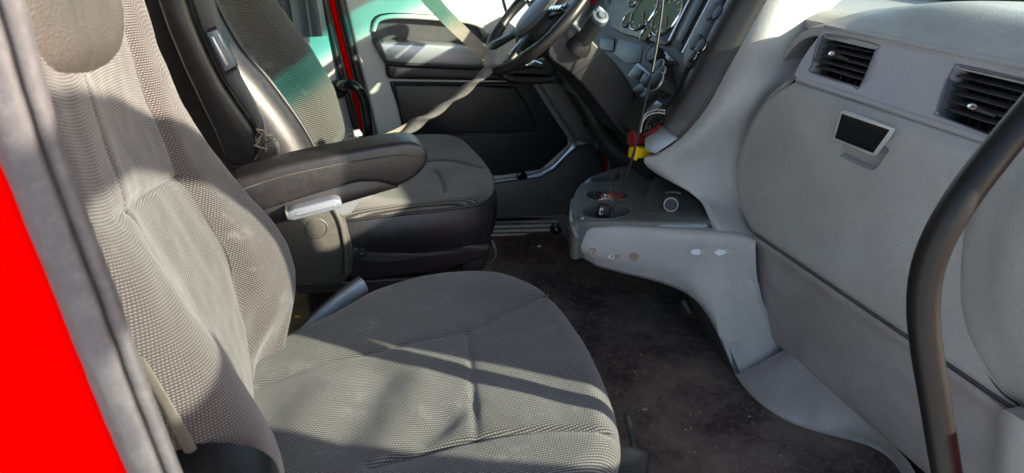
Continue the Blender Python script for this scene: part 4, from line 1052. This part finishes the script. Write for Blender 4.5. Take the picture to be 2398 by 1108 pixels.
Bm = [PY(1340,582,1.60), PY(1356,598,1.55), PY(1390,616,1.515), PY(1450,634,1.495), PY(1540,655,1.460), PY(1612,684,1.42), PY(1668,742,1.368), PY(1700,800,1.335), PY(1808,765,1.315)]
# the leg: foot line on the floor
Ft = [PY(1700,800,1.335), PY(1708,828,1.322), PY(1716,855,1.312), PY(1726,886,1.300)]
loft('side_panel', [[p+V(0,.02,0) for p in Tp], Tp, Cr, Md, Bm], 80, 50, M['grey'], cc_, V(.004,.012,0))
leg = [[PY(1612,684,1.42), PY(1650,720,1.388), PY(1680,768,1.352), PY(1704,830,1.322), PY(1727,886,1.300)],
       [PY(1660,690,1.40), PY(1700,730,1.37), PY(1730,780,1.34), PY(1752,830,1.315), PY(1768,862,1.300)],
       [PY(1745,655,1.352), PY(1765,700,1.335), PY(1785,745,1.322), PY(1806,795,1.308), PY(1812,838,1.296)],
       [PY(1776,662,1.342), PY(1786,705,1.332), PY(1802,745,1.324), PY(1822,785,1.314), PY(1842,818,1.300)]]
loft('leg', leg, 40, 30, M['grey'], cc_, V(.004,.012,0))
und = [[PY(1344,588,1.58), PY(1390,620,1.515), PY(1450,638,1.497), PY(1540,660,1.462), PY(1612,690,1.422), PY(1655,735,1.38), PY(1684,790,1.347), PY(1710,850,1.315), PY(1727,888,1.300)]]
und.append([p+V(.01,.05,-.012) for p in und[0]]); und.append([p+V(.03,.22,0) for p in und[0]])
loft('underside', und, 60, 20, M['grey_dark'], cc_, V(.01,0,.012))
tube('foot_edge', [PY(1726,884,1.298), PY(1770,862,1.297), PY(1812,838,1.296), PY(1842,818,1.298)], .008, M['grey'], cc_, 30, 10)
tube('far_leg', [PY(1600,702,1.66), PY(1622,745,1.62), PY(1660,800,1.52), PY(1700,850,1.42), PY(1722,884,1.33)], .013, M['grey_dark'], cc_, 40, 10)
extr('tunnel', [V(1.08,1.42,0), V(1.08,1.80,0), V(1.02,1.80,.34), V(1.02,1.42,.34)], (.25,0,0), M['floor'], cc_, .02)
# tray with holders
zt = .400
tr_px = [(1336,520),(1338,488),(1345,452),(1362,428),(1395,408),(1460,388),(1530,380),(1590,400),(1620,440),(1665,500),(1664,518),(1560,520),(1430,518),(1376,520),(1350,528)]
trP = spline([PZ(a, b, zt) for a, b in tr_px], 90, True)
tray = extr('tray', trP, (0,0,-.10), M['tray'], cc_, .006, 3)
def disc(px, py, rx, ry, z0, z1, n=40):
    c = PZ(px, py, zt); return [V(c.x+rx*math.cos(2*math.pi*k/n), c.y+ry*math.sin(2*math.pi*k/n), z0) for k in range(n)]
cA = extr('cutter', disc(1422,456,.062,.050,zt+.03,0), (0,0,-.118), None, None, 0)
cB = extr('cutter', disc(1420,496,.066,.048,zt+.03,0), (0,0,-.118), None, None, 0)
cC = extr('cutter', spline([PZ(a, b, zt)+V(0,0,.03) for a, b in [(1384,424),(1400,410),(1440,402),(1458,398),(1460,416),(1440,424)]], 30, True), (0,0,-.06), None, None, 0)
cut(tray, [cA, cB, cC])
for px, py, rx, ry in ((1422,456,.062,.050), (1420,496,.066,.048)):
    rg = disc(px, py, rx, ry, zt, 0); tube('holder_rim', rg+[rg[0]], .0022, M['tray'], tray, 0, 8, curve=False)
    extr('holder_shade', [p+V(0,0,-.086) for p in disc(px, py, rx*1.02, ry*1.02, zt, 0)], (0,0,-.004), M['black'], tray, 0)  # black disc added to paint the shade at the holder bottom
tube('tray_edge', [PY(1345,470,1.72)+V(-.004,0,0), PZ(1338,505,.395), PZ(1342,532,.39), PZ(1352,560,.375)], .007, M['silver'], tray, 30, 10)
ppoly('front_bracket', [(1342,522),(1356,510),(1372,528),(1374,548),(1366,572),(1350,566)], 1.535, .03, M['grey_dark'], cc_, .005, 2)
tube('front_bracket_edge', [PY(1366,510,1.545), PY(1350,530,1.535), PY(1346,548,1.532), PY(1354,568,1.53)], .004, M['silver'], cc_, 20, 8)
tube('rear_step', [PY(1382,420,1.80), PY(1366,436,1.78), PY(1360,452,1.75)], .005, M['grey_blue'], cc_, 14, 8)
# socket bay
bay = [(1524,424),(1560,436),(1604,452),(1640,480),(1656,512),(1655,522),(1510,521),(1498,505)]
bY = [1.66,1.63,1.58,1.52,1.465,1.45,1.505,1.53]
extr('socket_bay', [PY(a, b, y) for (a, b), y in zip(bay, bY)], (.03,.03,0), M['grey_dark'], cc_, .003, 2)
tube('bay_lip', [PY(1505,527,1.49), PY(1560,529,1.465), PY(1655,529,1.43)], .006, M['grey_blue'], cc_, 20, 8)
so_c = PY(1571,480,1.530); sax = V(-.42,-.72,.50).normalized()
pl = extr('socket_plate', [PY(a, b, y) for a, b, y in ((1556,448,1.57),(1592,450,1.55),(1592,488,1.525),(1586,499,1.515),(1558,499,1.525),(1550,488,1.54))], (.004,.008,0), M['black'], cc_, .002, 2)
lathe('socket_ring', so_c-sax*-.004, sax, [(.0190,-.012),(.0190,.003),(.0178,.004),(.0165,.003),(.0160,-.006)], M['bright_trim'], pl, 30, cap=False)
lathe('socket_bore', so_c, sax, [(.0153,-.002),(.0153,-.001),(0,-.001)], M['black'], pl, 24)
tube('socket_flap', [PY(1558,452,1.565), PY(1576,450,1.555), PY(1594,452,1.545)], .006, M['black'], pl, 10, 8)
# scuffs in the paint of the arm
def scuff(px, py, rx, ry, m, seed):
    P = []
    for k in range(16):
        a = 2*math.pi*k/16; w = 1+.35*noise.noise(V(math.cos(a)*2+seed, math.sin(a)*2, seed)); P.append((px+rx*w*math.cos(a), py+ry*w*math.sin(a)))
    return P
def patch(name, o, px, m):
    P = [hit(o, a, b) for a, b in px]
    if any(p is None for p in P): return None
    c = sum(P, V(0,0,0))/len(P); vs = [c]+P; n = len(P)
    me = bpy.data.meshes.new(name); me.from_pydata(vs, [], [(0, 1+k, 1+(k+1) % n) for k in range(n)])
    return link(name, me, m, o, 0)
sp_ = bpy.data.objects['side_panel.001'] if 'side_panel.001' in bpy.data.objects else bpy.data.objects['side_panel']
for px, py, rx, ry, m in ((1630,590,12,7,'scuff'),(1686,591,13,7,'scuff'),(1432,601,7,5,'scuff'),(1484,601,12,10,'scuff_tan'),(1386,588,9,8,'scuff_tan'),(1440,600,12,4,'scuff_tan')):
    patch('scuff_mark', sp_, scuff(px, py, rx, ry, None, px*.13), M[m])
for a, b in (((1642,588),(1658,584)),((1644,593),(1660,590)),((1698,590),(1720,592)),((1696,586),(1712,584))):
    patch('scratch', sp_, [(a[0], a[1]-1), (b[0], b[1]), (a[0], a[1]+1)], M['scuff'])

# wiring in the rear cup holder
hc = PZ(1422,456,.40)-V(0,0,.045)
wb = thing('wiring_bundle', tuple(PZ(1422,456,.335)), 'tangle of red and white wires in the far cup holder', 'wiring')
random.seed(11)
for k in range(16):
    mm = ('wire_red','wire_white','wire_red','wire_white','wire_green')[k % 5]; pts = []
    ph = random.uniform(0, 6.28); r0 = random.uniform(.018,.042); cx, cy = random.uniform(-.016,.016), random.uniform(-.012,.012)
    for q in range(7):
        a = ph+q*.75; pts.append(hc+V(cx+r0*math.cos(a), cy+r0*.75*math.sin(a), .0+.045*math.sin(math.pi*q/6)*random.uniform(.6,1.2)))
    tube('wire', pts, .0019, M[mm], wb, 30, 6)
extr('plug_block', [hc+V(-.052,-.01,-.01), hc+V(-.02,.03,-.01), hc+V(-.006,.02,-.01), hc+V(-.038,-.02,-.01)], (0,0,.058), M['black'], wb, .002, 1)

# hanging lead and its charger in the near cup holder
ld = thing('charging_lead', tuple(PZ(1420,496,.34)), 'thin black lead hanging down to a charger in the near cup holder', 'cable')
tube('lead', [PY(1556,-40,1.66), PY(1548,40,1.64), PY(1534,130,1.62), PY(1518,210,1.60), PY(1500,290,1.59), PY(1486,350,1.59), PY(1468,410,1.60), PY(1450,455,1.61), PY(1432,495,1.60)], .0032, M['black'], ld, 80, 8)
tube('loop', [PY(1436,445,1.70), PY(1434,420,1.70), PY(1444,404,1.70), PY(1454,412,1.70), PY(1452,436,1.69)], .0014, M['black'], ld, 30, 6)
ch = ppoly('charger', [(1408,480),(1434,484),(1428,518),(1400,512)], 1.565, .018, M['black'], ld, .003, 2)
ppoly('port', [(1406,488),(1414,489),(1411,504),(1403,503)], 1.563, .004, M['white'], ch, .001, 1)
ppoly('port_slot', [(1408,491),(1412,492),(1410,501),(1406,500)], 1.5625, .003, M['gloss'], ch, 0)
for q in ((1417,490),(1423,491)): ppoly('port', [(q[0],q[1]),(q[0]+4,q[1]+.5),(q[0]+1,q[1]+15),(q[0]-3,q[1]+14)], 1.563, .004, M['grey_dark'], ch, .0005, 1)

# near grab tube by the door post
gt = thing('grab_tube', tuple(PY(2225,1180,.50)), 'thick black curved grab tube in front of the glovebox and end cap', 'grab handle')
tube('tube', [PY(2620,60,.60), PY(2500,160,.575), PY(2420,255,.56), PY(2330,362,.555), PY(2256,460,.55), PY(2200,555,.55), PY(2170,640,.55), PY(2162,730,.545), PY(2172,830,.535), PY(2190,940,.52), PY(2206,1040,.505), PY(2224,1150,.49), PY(2240,1260,.48)], .0178, M['tube_black'], gt, 120, 28)

# crumbs on the floor
for k, (px, py, m) in enumerate(((697,743,'yellow'),(1263,578,'white'),(1510,960,'scuff_tan'))):
    c = PZ(px, py, .006); P = [c+V(.008*math.cos(a)*(1+.3*math.sin(3*a)), .006*math.sin(a), 0) for a in [2*math.pi*q/9 for q in range(9)]]
    tag(extr('crumb', P, (0,0,.004), M[m], None, .001, 1), ['pale yellow crumb on the dark floor between the two seats', 'pale crumb on the floor in front of the driver seat', 'tan crumb on the floor of the passenger footwell'][k], 'crumb', 'crumbs on the floor')

# grit trodden into the floor
random.seed(5); vs = []; fs = []
for k in range(420):
    x = random.uniform(.30, 1.0); y = random.uniform(.75, 2.25); r = random.uniform(.0008, .0028)*(1 if random.random() < .9 else 1.8); b = len(vs)
    a0 = random.uniform(0, 6.28)
    for q in range(4): vs.append(V(x+r*math.cos(a0+q*1.57)*random.uniform(.6,1.3), y+r*math.sin(a0+q*1.57)*random.uniform(.6,1.3), .0035))
    vs.append(V(x, y, .0045+r*.6)); fs += [(b+q, b+(q+1) % 4, b+4) for q in range(4)]
me = bpy.data.meshes.new('grit'); me.from_pydata(vs, [], fs)
gr = link('grit', me, M['scuff_tan'], None, 0); tag(gr, 'fine pale grit scattered over the dark cab floor', 'grit', kind='stuff')
